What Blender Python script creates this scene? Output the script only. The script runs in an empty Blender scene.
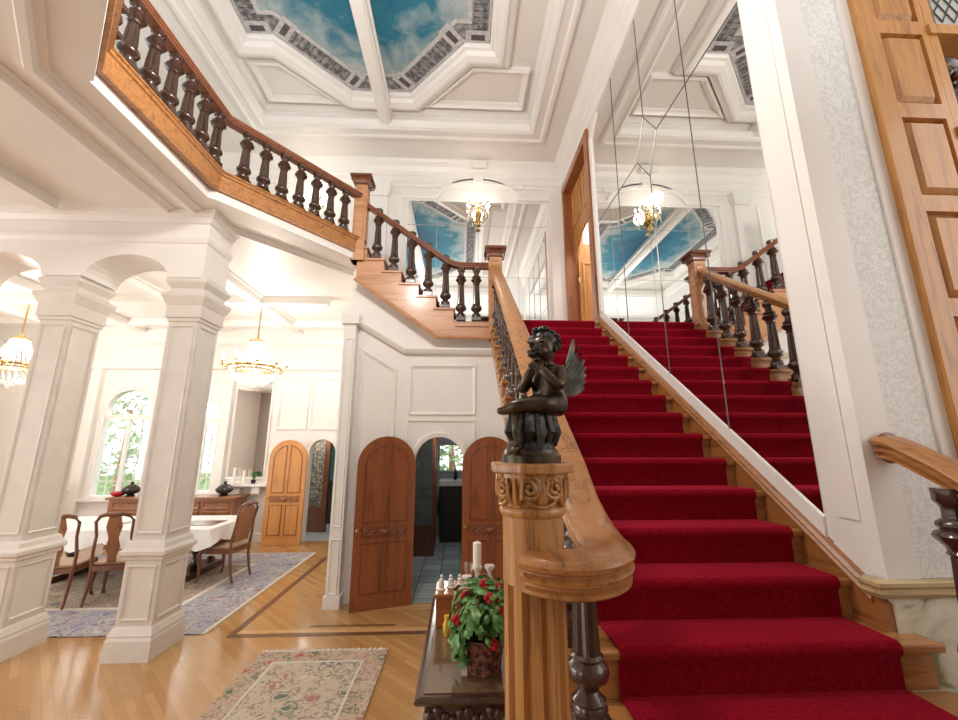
import bpy, bmesh, math, random
from mathutils import Vector, Matrix
random.seed(7)
PI = math.pi
sc = bpy.context.scene
col = sc.collection
EYE = 1.908

# ------------------------------------------------------------------ materials
def mat_base(name):
    m = bpy.data.materials.new(name); m.use_nodes = True
    nt = m.node_tree
    b = nt.nodes['Principled BSDF']
    return m, nt, b
def nd(nt, typ, **kw):
    n = nt.nodes.new(typ)
    for k, v in kw.items():
        if k in n.inputs: n.inputs[k].default_value = v
        else: setattr(n, k, v)
    return n
def c4(c): return (c[0], c[1], c[2], 1)
def ramp(nt, fac, stops, interp='LINEAR'):
    r = nt.nodes.new('ShaderNodeValToRGB'); r.color_ramp.interpolation = interp
    el = r.color_ramp.elements
    while len(el) < len(stops): el.new(0.5)
    for e, (p, c) in zip(el, stops): e.position = p; e.color = c4(c)
    nt.links.new(fac, r.inputs[0]); return r.outputs[0]
def coords(nt, scale=(1,1,1), rot=(0,0,0), gen=False):
    t = nt.nodes.new('ShaderNodeTexCoord'); mp = nt.nodes.new('ShaderNodeMapping')
    mp.inputs['Scale'].default_value = scale; mp.inputs['Rotation'].default_value = rot
    nt.links.new(t.outputs['Generated' if gen else 'Object'], mp.inputs[0]); return mp.outputs[0]
def bump(nt, b, h, strength=.3, dist=.01):
    n = nt.nodes.new('ShaderNodeBump'); n.inputs['Strength'].default_value = strength; n.inputs['Distance'].default_value = dist
    nt.links.new(h, n.inputs['Height']); nt.links.new(n.outputs[0], b.inputs['Normal'])
def plain(name, c, rough=.5, metal=0, spec=.5, emis=None, es=0, var=.06, scale=6, coat=0, sheen=0):
    m, nt, b = mat_base(name)
    b.inputs['Roughness'].default_value = rough; b.inputs['Metallic'].default_value = metal
    b.inputs['Specular IOR Level'].default_value = spec
    b.inputs['Coat Weight'].default_value = coat; b.inputs['Coat Roughness'].default_value = .1
    b.inputs['Sheen Weight'].default_value = sheen
    n = nd(nt, 'ShaderNodeTexNoise', Scale=scale, Detail=4.0)
    nt.links.new(coords(nt), n.inputs['Vector'])
    lo = [max(0, x*(1-var)) for x in c]; hi = [min(1, x*(1+var)) for x in c]
    nt.links.new(ramp(nt, n.outputs[0], [(.3, lo), (.7, hi)]), b.inputs['Base Color'])
    if emis: b.inputs['Emission Color'].default_value = c4(emis); b.inputs['Emission Strength'].default_value = es
    return m
def wood(name, dark, light, axis='z', rough=.35, s=1.0, coat=.25):
    m, nt, b = mat_base(name)
    sc3 = {'x': (.7, 9, 9), 'y': (9, .7, 9), 'z': (9, 9, .7)}[axis]
    sc3 = tuple(v*s for v in sc3)
    v = coords(nt, sc3)
    n = nd(nt, 'ShaderNodeTexNoise', Scale=1.6, Detail=8.0, Roughness=.62, Distortion=.9)
    nt.links.new(v, n.inputs['Vector'])
    n2 = nd(nt, 'ShaderNodeTexNoise', Scale=9.0, Detail=4.0); nt.links.new(v, n2.inputs['Vector'])
    mx = nd(nt, 'ShaderNodeMath', operation='MULTIPLY_ADD'); mx.inputs[1].default_value = .35
    nt.links.new(n2.outputs[0], mx.inputs[0]); nt.links.new(n.outputs[0], mx.inputs[2])
    mid = [(a+b_)/2 for a, b_ in zip(dark, light)]
    nt.links.new(ramp(nt, mx.outputs[0], [(.44, dark), (.56, mid), (.70, light)]), b.inputs['Base Color'])
    b.inputs['Roughness'].default_value = rough; b.inputs['Coat Weight'].default_value = coat; b.inputs['Coat Roughness'].default_value = .15
    bump(nt, b, mx.outputs[0], .12, .004)
    return m
def pattern_noise(name, stops, scale, rough=.8, bumpy=.2, detail=6, distort=0, sheen=0, vor=False):
    m, nt, b = mat_base(name)
    if vor:
        n = nd(nt, 'ShaderNodeTexVoronoi', Scale=scale); nt.links.new(coords(nt), n.inputs['Vector'])
        n2 = nd(nt, 'ShaderNodeTexNoise', Scale=scale*.6, Detail=3.0); nt.links.new(coords(nt), n2.inputs['Vector'])
        a = nd(nt, 'ShaderNodeMath', operation='MULTIPLY_ADD'); a.inputs[1].default_value = .5
        nt.links.new(n.outputs['Distance'], a.inputs[0]); nt.links.new(n2.outputs[0], a.inputs[2]); o = a.outputs[0]
    else:
        n = nd(nt, 'ShaderNodeTexNoise', Scale=scale, Detail=detail, Distortion=distort); nt.links.new(coords(nt), n.inputs['Vector']); o = n.outputs[0]
    nt.links.new(ramp(nt, o, stops), b.inputs['Base Color'])
    b.inputs['Roughness'].default_value = rough; b.inputs['Sheen Weight'].default_value = sheen
    b.inputs['Specular IOR Level'].default_value = .3
    if bumpy: bump(nt, b, o, bumpy, .01)
    return m

MT = {}
MT['paint'] = plain('white_paint', (.80, .775, .745), .45, var=.02, scale=2)
MT['trimp'] = plain('white_trim_paint', (.82, .80, .77), .35, var=.02, scale=3)
MT['colp'] = plain('column_paint', (.70, .665, .615), .35, var=.04, scale=8)
MT['paper'] = pattern_noise('damask_wallpaper', [(.42, (.70, .71, .70)), (.5, (.76, .77, .76)), (.56, (.83, .84, .83))], 16, .5, .1, 3, 3.5)
MT['oak_x'] = wood('oak_grain_x', (.15, .050, .014), (.42, .185, .058), 'x', s=1.6)
MT['oak_y'] = wood('oak_grain_y', (.15, .050, .014), (.42, .185, .058), 'y', s=1.6)
MT['oak_z'] = wood('oak_grain_z', (.15, .055, .016), (.50, .25, .085), 'z', s=1.7)
MT['panel_z'] = wood('golden_oak', (.27, .10, .024), (.52, .245, .064), 'z', .4, 1.4)
MT['rail_red'] = wood('red_brown_rail', (.11, .035, .018), (.24, .085, .04), 'x', .3)
MT['stair_red'] = wood('reddish_oak', (.30, .125, .05), (.55, .28, .14), 'x', .35)
MT['door_red'] = wood('red_brown_door', (.135, .036, .013), (.26, .078, .027), 'z', .3)
MT['door_red2'] = wood('door_moulding', (.10, .028, .011), (.20, .062, .023), 'z', .3)
MT['door_or'] = wood('honey_door', (.40, .165, .045), (.58, .27, .085), 'z', .35)
MT['door_or2'] = wood('brown_panel', (.20, .065, .02), (.34, .13, .04), 'z', .35)
MT['dark'] = wood('ebonised_wood', (.022, .011, .008), (.06, .028, .018), 'z', .22, coat=.5)
MT['mahog'] = wood('mahogany', (.06, .018, .009), (.17, .055, .024), 'z', .28, coat=.4)
MT['walnut'] = wood('walnut_sideboard', (.13, .045, .018), (.30, .12, .045), 'z', .35)
MT['carpet'] = pattern_noise('red_carpet', [(.3, (.16, .002, .008)), (.7, (.265, .005, .017))], 60, .95, .25, 6, 0, 1.0)
_b = MT['carpet'].node_tree.nodes['Principled BSDF']; _b.inputs['Sheen Tint'].default_value = (1, .07, .14, 1); _b.inputs['Sheen Roughness'].default_value = .35; _b.inputs['Specular IOR Level'].default_value = .05
MT['mirror'] = plain('mirror_glass', (.90, .91, .90), .012, 1, var=0)
MT['lead'] = plain('dark_joint', (.10, .10, .10), .3, .7)
MT['silver'] = plain('bevel_joint', (.75, .74, .7), .2, .8)
MT['bronze'] = pattern_noise('dark_bronze', [(.35, (.035, .028, .022)), (.6, (.10, .075, .05)), (.75, (.20, .15, .10))], 18, .3, .1)
MT['bronze'].node_tree.nodes['Principled BSDF'].inputs['Metallic'].default_value = .75
MT['stump'] = pattern_noise('black_rock_bronze', [(.4, (.012, .012, .012)), (.62, (.05, .05, .048)), (.75, (.20, .20, .19))], 30, .3, .9)
MT['verdi'] = pattern_noise('verdigris', [(.4, (.10, .12, .11)), (.65, (.25, .29, .27))], 25, .4, .2)
MT['brass'] = plain('brass', (.55, .38, .15), .25, 1)
MT['crystal'] = plain('crystal', (.93, .92, .88), .06, 0, .9, (1, .95, .85), .12, var=0)  # faint glow put into the crystals, though only the bulbs are lamps
MT['bulb'] = plain('lit_bulb', (1, .95, .85), .4, 0, .5, (1, .90, .74), 22, var=0)
MT['marble'] = pattern_noise('cream_marble', [(.38, (.22, .21, .12)), (.46, (.58, .55, .43)), (.6, (.74, .71, .60))], 3.2, .15, 0, 8, 2.2)
MT['tile'] = None
MT['cloth'] = plain('white_cloth', (.84, .84, .84), .8, var=.03)
MT['candle'] = plain('ivory_wax', (.86, .83, .74), .5)
MT['porc'] = plain('white_porcelain', (.82, .78, .72), .2)
MT['urn'] = plain('black_ceramic', (.03, .025, .025), .25)
MT['red'] = plain('red_petals', (.50, .012, .02), .55)
MT['yellow'] = plain('yellow_paint', (.75, .48, .04), .6)
MT['leaf'] = pattern_noise('green_leaf', [(.35, (.03, .10, .02)), (.55, (.10, .25, .06)), (.75, (.34, .48, .22))], 30, .35, 0)
MT['tree'] = pattern_noise('tree_leaf', [(.3, (.16, .30, .12)), (.7, (.45, .58, .34))], 2, .6, 0)
MT['wicker'] = pattern_noise('red_brown_wicker', [(.4, (.08, .025, .02)), (.62, (.30, .13, .10))], 40, .5, .3)
MT['cherry'] = wood('cherry_box', (.22, .06, .02), (.36, .12, .04), 'x', .35)
MT['seat'] = plain('tan_leather', (.36, .22, .13), .4)
MT['seatp'] = plain('pale_upholstery', (.48, .36, .28), .6)
MT['black'] = plain('black_lacquer', (.008, .008, .009), .3)
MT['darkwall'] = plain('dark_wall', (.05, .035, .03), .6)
MT['cream'] = plain('cream_fringe', (.62, .58, .50), .9)
MT['grass'] = plain('lawn', (.12, .22, .06), .9)
MT['granite'] = plain('pale_granite', (.45, .47, .47), .25)
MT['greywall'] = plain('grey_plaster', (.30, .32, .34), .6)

def glass_mat(name, tint=(1, 1, 1), refl=.12):
    m = bpy.data.materials.new(name); m.use_nodes = True; nt = m.node_tree; nt.nodes.clear()
    o = nt.nodes.new('ShaderNodeOutputMaterial'); t = nd(nt, 'ShaderNodeBsdfTransparent'); t.inputs[0].default_value = c4(tint)
    g = nd(nt, 'ShaderNodeBsdfGlossy'); g.inputs['Roughness'].default_value = .02
    mx = nt.nodes.new('ShaderNodeMixShader'); mx.inputs[0].default_value = refl
    nt.links.new(t.outputs[0], mx.inputs[1]); nt.links.new(g.outputs[0], mx.inputs[2]); nt.links.new(mx.outputs[0], o.inputs[0])
    return m
MT['glass'] = glass_mat('clear_pane'); MT['dglass'] = glass_mat('dark_pane', (.5, .55, .52), .2)

def floor_mat():
    m, nt, b = mat_base('diagonal_oak_planks')
    v = coords(nt, (1, 1, 1), (0, 0, PI/4))
    br = nd(nt, 'ShaderNodeTexBrick', Scale=1.0); br.inputs['Brick Width'].default_value = 1.1; br.inputs['Row Height'].default_value = .06
    br.inputs['Mortar Size'].default_value = .0012; br.inputs['Color1'].default_value = (.44, .235, .085, 1); br.inputs['Color2'].default_value = (.56, .33, .135, 1)
    br.inputs['Mortar'].default_value = (.36, .20, .08, 1); br.offset = .37
    nt.links.new(v, br.inputs['Vector'])
    n = nd(nt, 'ShaderNodeTexNoise', Scale=3.0, Detail=6.0); mp = coords(nt, (1.2, 22, 1), (0, 0, PI/4)); nt.links.new(mp, n.inputs['Vector'])
    mx = nt.nodes.new('ShaderNodeMix'); mx.data_type = 'RGBA'; mx.blend_type = 'MULTIPLY'; mx.inputs[0].default_value = .6
    nt.links.new(br.outputs[0], mx.inputs[6]); nt.links.new(ramp(nt, n.outputs[0], [(.3, (.75, .72, .68)), (.7, (1, 1, 1))]), mx.inputs[7])
    nt.links.new(mx.outputs[2], b.inputs['Base Color'])
    b.inputs['Roughness'].default_value = .16; b.inputs['Coat Weight'].default_value = .3; b.inputs['Coat Roughness'].default_value = .12
    return m
MT['floor'] = floor_mat()
MT['inlay'] = wood('walnut_inlay', (.07, .028, .010), (.15, .065, .022), 'x', .3)
MT['inlay2'] = wood('oak_border', (.40, .22, .085), (.60, .36, .16), 'x', .25)
def tile_mat():
    m, nt, b = mat_base('slate_tile')
    v = coords(nt)
    br = nd(nt, 'ShaderNodeTexBrick', Scale=1.0); br.offset = 0
    br.inputs['Brick Width'].default_value = .3; br.inputs['Row Height'].default_value = .3; br.inputs['Mortar Size'].default_value = .006
    br.inputs['Color1'].default_value = (.26, .33, .34, 1); br.inputs['Color2'].default_value = (.48, .57, .58, 1); br.inputs['Mortar'].default_value = (.08, .10, .10, 1)
    nt.links.new(v, br.inputs['Vector']); nt.links.new(br.outputs[0], b.inputs['Base Color']); b.inputs['Roughness'].default_value = .12
    return m
MT['tile'] = tile_mat()
def rug_mat(name, ground, motifs, s):
    m, nt, b = mat_base(name)
    v = coords(nt)
    d = nd(nt, 'ShaderNodeTexNoise', Scale=s*1.2, Detail=2.0); nt.links.new(v, d.inputs['Vector'])
    ad = nt.nodes.new('ShaderNodeMix'); ad.data_type = 'RGBA'; ad.inputs[0].default_value = .12
    nt.links.new(v, ad.inputs[6]); nt.links.new(d.outputs['Color'], ad.inputs[7])
    vo = nd(nt, 'ShaderNodeTexVoronoi', Scale=s); nt.links.new(ad.outputs[2], vo.inputs['Vector'])
    vo2 = nd(nt, 'ShaderNodeTexVoronoi', Scale=s*3.1); nt.links.new(ad.outputs[2], vo2.inputs['Vector'])
    colr = ramp(nt, vo.outputs['Color'], [(i/len(motifs), c) for i, c in enumerate(motifs)], 'CONSTANT')
    ring = ramp(nt, vo.outputs['Distance'], [(0, (1, 1, 1)), (.22, (1, 1, 1)), (.25, (0, 0, 0)), (.36, (0, 0, 0)), (.38, (.8, .8, .8)), (.43, (.8, .8, .8)), (.45, (0, 0, 0))], 'LINEAR')
    gn = nd(nt, 'ShaderNodeTexNoise', Scale=s*2.2, Detail=5.0, Distortion=1.6); nt.links.new(v, gn.inputs['Vector'])
    gm = ramp(nt, gn.outputs[0], [(0, motifs[0]), (.36, motifs[2]), (.43, ground), (.50, motifs[1]), (.54, ground), (.60, motifs[3]), (.66, motifs[-1])], 'CONSTANT')
    g0 = nt.nodes.new('ShaderNodeMix'); g0.data_type = 'RGBA'; g0.inputs[0].default_value = .75; g0.inputs[6].default_value = c4(ground); nt.links.new(gm, g0.inputs[7])
    m1 = nt.nodes.new('ShaderNodeMix'); m1.data_type = 'RGBA'
    nt.links.new(ring, m1.inputs[0]); nt.links.new(g0.outputs[2], m1.inputs[6]); nt.links.new(colr, m1.inputs[7])
    dots = ramp(nt, vo2.outputs['Distance'], [(0, (1, 1, 1)), (.16, (.7, .7, .7)), (.2, (0, 0, 0))])
    m2 = nt.nodes.new('ShaderNodeMix'); m2.data_type = 'RGBA'; nt.links.new(dots, m2.inputs[0]); nt.links.new(m1.outputs[2], m2.inputs[6])
    c2 = ramp(nt, vo2.outputs['Color'], [(i/len(motifs), c) for i, c in enumerate(motifs[::-1])], 'CONSTANT'); nt.links.new(c2, m2.inputs[7])
    nt.links.new(m2.outputs[2], b.inputs['Base Color']); b.inputs['Roughness'].default_value = .95; b.inputs['Specular IOR Level'].default_value = .1
    return m
MT['rug_b'] = rug_mat('blue_rug_field', (.34, .33, .36), [(.12, .13, .23), (.44, .40, .37), (.22, .24, .34), (.50, .46, .42), (.30, .16, .16), (.56, .52, .48)], 5)
MT['rug_bc'] = rug_mat('tan_rug_field', (.40, .34, .26), [(.16, .13, .12), (.50, .44, .34), (.30, .20, .14), (.2, .2, .24)], 7)
MT['rug_s'] = rug_mat('beige_floral_field', (.50, .41, .31), [(.42, .20, .18), (.55, .48, .38), (.16, .20, .15), (.58, .50, .42), (.12, .13, .18), (.52, .34, .28)], 6.5)
MT['rug_sb'] = rug_mat('rose_floral_border', (.47, .36, .27), [(.38, .12, .10), (.55, .45, .34), (.14, .18, .13), (.48, .26, .20)], 9)

def mural_mat():
    m, nt, b = mat_base('painted_sky')
    t = nt.nodes.new('ShaderNodeTexCoord')
    sep = nt.nodes.new('ShaderNodeSeparateXYZ'); nt.links.new(t.outputs['Object'], sep.inputs[0])
    # painted clouds gather towards the painted balustrade: distance from the centre of the whole mural
    ln = nd(nt, 'ShaderNodeVectorMath', operation='LENGTH')
    mp = nt.nodes.new('ShaderNodeMapping'); mp.inputs['Scale'].default_value = (.62, .46, 0); nt.links.new(t.outputs['Object'], mp.inputs[0]); nt.links.new(mp.outputs[0], ln.inputs[0])
    n = nd(nt, 'ShaderNodeTexNoise', Scale=2.6, Detail=7.0, Roughness=.6, Distortion=.6); nt.links.new(t.outputs['Object'], n.inputs['Vector'])
    a = nd(nt, 'ShaderNodeMath', operation='MULTIPLY_ADD'); a.inputs[1].default_value = .9
    nt.links.new(n.outputs[0], a.inputs[0]); nt.links.new(ln.outputs['Value'], a.inputs[2])
    c = ramp(nt, a.outputs[0], [(.5, (.004, .075, .15)), (.85, (.006, .115, .21)), (1.0, (.018, .17, .26))])
    a2 = nd(nt, 'ShaderNodeMapRange'); a2.inputs[1].default_value = 1.10; a2.inputs[2].default_value = 1.42
    nt.links.new(a.outputs[0], a2.inputs[0])
    mx = nt.nodes.new('ShaderNodeMix'); mx.data_type = 'RGBA'; nt.links.new(a2.outputs[0], mx.inputs[0]); nt.links.new(c, mx.inputs[6])
    mx.inputs[7].default_value = (.40, .47, .48, 1)
    nt.links.new(mx.outputs[2], b.inputs['Base Color']); b.inputs['Roughness'].default_value = .7
    return m
MT['mural'] = mural_mat()
MT['mural_g'] = pattern_noise('painted_grey_stone', [(.35, (.10, .10, .11)), (.6, (.30, .30, .31)), (.75, (.42, .43, .44))], 12, .7, 0)
MT['mural_l'] = plain('painted_pale_stone', (.52, .52, .52), .7, var=.2, scale=20)
MT['mural_d'] = plain('painted_dark_gap', (.10, .085, .085), .7, var=.3, scale=20)
MT['mural_c'] = pattern_noise('painted_cloud', [(.35, (.22, .36, .40)), (.6, (.50, .58, .58)), (.75, (.68, .70, .68))], 6, .7, 0)
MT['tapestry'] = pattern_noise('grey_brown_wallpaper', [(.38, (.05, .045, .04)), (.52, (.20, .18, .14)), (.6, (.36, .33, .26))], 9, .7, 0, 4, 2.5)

# ------------------------------------------------------------------ mesh builder
OFF = {}
HZ = lambda a, b, c: (a, b, c)
def WX(y): return lambda a, b, c: (a, y - c, b)          # wall facing -Y
def WY(x, s=1): return lambda a, b, c: (x - s*c, a, b)   # wall facing -X (s=1) or +X (s=-1)
class MB:
    def __init__(s): s.v = []; s.f = []; s.sm = []
    def add(s, vs, fs, smooth=False):
        n = len(s.v); s.v += [tuple(p) for p in vs]
        for f in fs: s.f.append([i+n for i in f]); s.sm.append(smooth)
        return s
    def box(s, x0, x1, y0, y1, z0, z1):
        return s.add([(x0,y0,z0),(x1,y0,z0),(x1,y1,z0),(x0,y1,z0),(x0,y0,z1),(x1,y0,z1),(x1,y1,z1),(x0,y1,z1)],
                     [(0,3,2,1),(4,5,6,7),(0,1,5,4),(1,2,6,5),(2,3,7,6),(3,0,4,7)])
    def prism(s, pts, c0, c1, mp=HZ):
        n = len(pts)
        vs = [mp(a, b, c0) for a, b in pts] + [mp(a, b, c1) for a, b in pts]
        return s.add(vs, [tuple(range(n))[::-1], tuple(range(n, 2*n))] + [(i, (i+1) % n, n+(i+1) % n, n+i) for i in range(n)])
    def lathe(s, prof, seg=16, c=(0,0,0), flute=0, sq=False, smooth=True, ax=None):
        vs = []; n = len(prof)
        for k, (r, z) in enumerate(prof):
            for i in range(seg):
                a = 2*PI*i/seg
                rr = r
                if flute and i % 2: rr = r*(1-flute)
                p = (c[0]+rr*math.cos(a), c[1]+rr*math.sin(a), c[2]+z)
                vs.append(p)
        fs = [(k*seg+i, k*seg+(i+1) % seg, (k+1)*seg+(i+1) % seg, (k+1)*seg+i) for k in range(n-1) for i in range(seg)]
        fs.append(tuple(range(seg))[::-1]); fs.append(tuple(range((n-1)*seg, n*seg)))
        return s.add(vs, fs, smooth)
    def sqlathe(s, prof, c=(0,0,0)):   # square moulded stack
        vs = []; n = len(prof)
        for r, z in prof:
            for sx, sy in ((-1,-1),(1,-1),(1,1),(-1,1)): vs.append((c[0]+sx*r, c[1]+sy*r, c[2]+z))
        fs = [(k*4+i, k*4+(i+1) % 4, (k+1)*4+(i+1) % 4, (k+1)*4+i) for k in range(n-1) for i in range(4)]
        fs += [(3,2,1,0), tuple(range((n-1)*4, n*4))]
        return s.add(vs, fs)
    def rectlathe(s, prof, hx, hy, c=(0,0,0)):   # prof of (outset, z) around a rectangle
        vs = []; n = len(prof)
        for o, z in prof:
            for sx, sy in ((-1,-1),(1,-1),(1,1),(-1,1)): vs.append((c[0]+sx*(hx+o), c[1]+sy*(hy+o), c[2]+z))
        fs = [(k*4+i, k*4+(i+1) % 4, (k+1)*4+(i+1) % 4, (k+1)*4+i) for k in range(n-1) for i in range(4)]
        fs += [(3,2,1,0), tuple(range((n-1)*4, n*4))]
        return s.add(vs, fs)
    def tube(s, path, r, seg=8, smooth=True):
        P = [Vector(p) for p in path]; n = len(P)
        rs = r if isinstance(r, (list, tuple)) else [r]*n
        vs = []
        for i in range(n):
            t = (P[min(i+1, n-1)] - P[max(i-1, 0)]).normalized()
            up = Vector((0,0,1)) if abs(t.z) < .9 else Vector((1,0,0))
            u = t.cross(up).normalized(); w = u.cross(t).normalized()
            for k in range(seg):
                a = 2*PI*k/seg; vs.append(P[i] + (u*math.cos(a) + w*math.sin(a))*rs[i])
        fs = [(i*seg+k, i*seg+(k+1) % seg, (i+1)*seg+(k+1) % seg, (i+1)*seg+k) for i in range(n-1) for k in range(seg)]
        fs += [tuple(range(seg))[::-1], tuple(range((n-1)*seg, n*seg))]
        return s.add(vs, fs, smooth)
    def sweep(s, path, prof, smooth=False, mitre=True):   # profile (side, up), stays upright; side is to the right of travel
        P = [Vector(p) for p in path]; n = len(P); m = len(prof); vs = []
        for i in range(n):
            a = P[i] - P[i-1] if i > 0 else P[1] - P[0]
            b = P[i+1] - P[i] if i < n-1 else P[i] - P[i-1]
            a2 = Vector((a.x, a.y, 0)); b2 = Vector((b.x, b.y, 0))
            a2.normalize(); b2.normalize()
            t = (a2 + b2); t.normalize()
            sd = Vector((t.y, -t.x, 0)); k = 1/max(.4, sd.dot(Vector((a2.y, -a2.x, 0))))
            for (o, h) in prof: vs.append(P[i] + sd*o*k + Vector((0,0,h)))
        fs = [(i*m+j, i*m+(j+1) % m, (i+1)*m+(j+1) % m, (i+1)*m+j) for i in range(n-1) for j in range(m)]
        fs += [tuple(range(m))[::-1], tuple(range((n-1)*m, n*m))]
        return s.add(vs, fs, smooth)
    def mould(s, path, prof, closed=True, mp=HZ):   # mitred moulding in a plane: prof (offset left of travel, height)
        n = len(path); m = len(prof); vs = []
        for i in range(n):
            p = Vector(path[i])
            a = (p - Vector(path[i-1])) if (closed or i > 0) else (Vector(path[1]) - p)
            b = (Vector(path[(i+1) % n]) - p) if (closed or i < n-1) else a
            a.normalize(); b.normalize()
            na = Vector((-a.y, a.x)); nb = Vector((-b.y, b.x))
            mm = (na + nb); mm.normalize(); k = 1/max(.3, mm.dot(na))
            for o, h in prof:
                q = p + mm*o*k; vs.append(mp(q.x, q.y, h))
        e = n if closed else n-1
        fs = [(i*m+j, i*m+(j+1) % m, ((i+1) % n)*m+(j+1) % m, ((i+1) % n)*m+j) for i in range(e) for j in range(m)]
        if not closed: fs += [tuple(range(m))[::-1], tuple(range((n-1)*m, n*m))]
        return s.add(vs, fs)
    def frame(s, a0, a1, b0, b1, mp, w=.05, d=.03):   # raised picture-frame moulding
        return s.mould([(a0,b0),(a1,b0),(a1,b1),(a0,b1)], [(0,0),(0,d*.6),(w*.25,d),(w*.55,d*.75),(w*.8,d*.35),(w,d*.3),(w,0)], True, mp)
    def sphere(s, c, r, seg=12, rings=8, sc=(1,1,1)):
        prof = []
        vs = []; 
        for k in range(rings+1):
            th = PI*k/rings
            for i in range(seg):
                a = 2*PI*i/seg
                vs.append((c[0]+sc[0]*r*max(math.sin(th), .001)*math.cos(a), c[1]+sc[1]*r*max(math.sin(th), .001)*math.sin(a), c[2]-sc[2]*r*math.cos(th)))
        fs = [(k*seg+i, k*seg+(i+1) % seg, (k+1)*seg+(i+1) % seg, (k+1)*seg+i) for k in range(rings) for i in range(seg)]
        return s.add(vs, fs, True)
    def torus(s, c, R, r, seg=20, sg=6, ax='z'):
        vs = []
        for i in range(seg):
            a = 2*PI*i/seg
            for k in range(sg):
                b = 2*PI*k/sg
                x, y, z = (R+r*math.cos(b))*math.cos(a), (R+r*math.cos(b))*math.sin(a), r*math.sin(b)
                if ax == 'y': x, y, z = x, z, y
                if ax == 'x': x, y, z = z, x, y
                vs.append((c[0]+x, c[1]+y, c[2]+z))
        fs = [(i*sg+k, ((i+1) % seg)*sg+k, ((i+1) % seg)*sg+(k+1) % sg, i*sg+(k+1) % sg) for i in range(seg) for k in range(sg)]
        return s.add(vs, fs, True)
    def xf(s, M):
        s.v = [tuple(M @ Vector(p)) for p in s.v]; return s
    def build(s, name, mat, parent=None, kind=None, label=None, cat=None, group=None, bevel=0):
        o_ = OFF.get(parent.name, Vector((0,0,0))) if parent else Vector((0,0,0))
        me = bpy.data.meshes.new(name)
        me.from_pydata([(p[0]-o_[0], p[1]-o_[1], p[2]-o_[2]) for p in s.v], [], s.f)
        me.polygons.foreach_set('use_smooth', s.sm)
        bm = bmesh.new(); bm.from_mesh(me); bmesh.ops.recalc_face_normals(bm, faces=bm.faces); bm.to_mesh(me); bm.free()
        if any(s.sm): me.set_sharp_from_angle(angle=math.radians(42))
        me.materials.append(mat)
        o = bpy.data.objects.new(name, me); col.objects.link(o)
        if parent: o.parent = parent; OFF[o.name] = o_
        if bevel:
            b = o.modifiers.new('bevel', 'BEVEL'); b.width = bevel; b.segments = 2; b.limit_method = 'ANGLE'
        tag(o, label, cat, group, kind)
        return o
def tag(o, label=None, cat=None, group=None, kind=None):
    if label: o['label'] = label
    if cat: o['category'] = cat
    if group: o['group'] = group
    if kind: o['kind'] = kind
    return o
def empty(name, loc, label, cat, group=None, rz=0, local=False, kind=None):
    o = bpy.data.objects.new(name, None); col.objects.link(o); o.location = loc; o.rotation_euler.z = rz
    o.empty_display_size = .1
    OFF[o.name] = Vector((0,0,0)) if local else Vector(loc)
    return tag(o, label, cat, group, kind)
def dup(root, loc, rz=None, label=None, group=None):
    r = root.copy(); col.objects.link(r); r.location = loc
    if rz is not None: r.rotation_euler.z = rz
    if label: r['label'] = label
    if group: r['group'] = group
    for ch in list(root.children):
        c = ch.copy(); col.objects.link(c); c.parent = r
        for g in list(ch.children):
            d = g.copy(); col.objects.link(d); d.parent = c
    return r
def S(mb, name, mat): return mb.build(name, mat, kind='structure')
def arc(cx, cz, rx, rz, a0, a1, n=14): return [(cx+rx*math.cos(a0+(a1-a0)*i/n), cz+rz*math.sin(a0+(a1-a0)*i/n)) for i in range(n+1)]
def arched_wall(mb, a0, a1, z0, z1, ops, c0, c1, mp):
    # ops: (centre, half width, sill, spring, rise); rise 0 = square head
    x = a0
    for (cx, hw, zb, zs, ri) in sorted(ops):
        if cx-hw > x+1e-4: mb.prism([(x,z0),(cx-hw,z0),(cx-hw,z1),(x,z1)], c0, c1, mp)
        if zb > z0+1e-4: mb.prism([(cx-hw,z0),(cx+hw,z0),(cx+hw,zb),(cx-hw,zb)], c0, c1, mp)
        if ri > 0:
            ar = arc(cx, zs, hw, ri, PI, 0, 16)
            for i in range(16): mb.prism([ar[i], ar[i+1], (ar[i+1][0], z1), (ar[i][0], z1)], c0, c1, mp)
        elif zs < z1: mb.prism([(cx-hw,zs),(cx+hw,zs),(cx+hw,z1),(cx-hw,z1)], c0, c1, mp)
        x = cx+hw
    if a1 > x+1e-4: mb.prism([(x,z0),(a1,z0),(a1,z1),(x,z1)], c0, c1, mp)
    return mb

# ------------------------------------------------------------------ dimensions
R, T = .181, .25
def SY(k): return 3.085 + T*k
def SZ(k): return 1.991 + R*k
XW, YF, YB, ZC = 1.98, 1.95, 7.03, 7.36
ZL = 4.50          # lower ceiling
ZU = 4.70          # upper floor
LAND = SZ(9)       # 3.62
def nose(y): return 1.991 + (y-3.085)*R/T
A0, AB, BC, C1 = (-1.49, 5.40), (-2.66, 3.98), (-2.69, 2.55), (-.60, .46)

# ------------------------------------------------------------------ shell
S(MB().box(-10, 4.5, -2.5, 5.55, -.1, 0).box(-10, -1.5, 5.55, 9.0, -.1, 0), 'floor', MT['floor'])
S(MB().box(-1.5, 1.95, 5.55, 9.6, -.1, .002), 'floor_corridor', MT['tile'])
S(MB().box(-4.6, -2.0, 9.0, 11.6, -.1, .0), 'floor_passage', MT['granite'])
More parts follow.
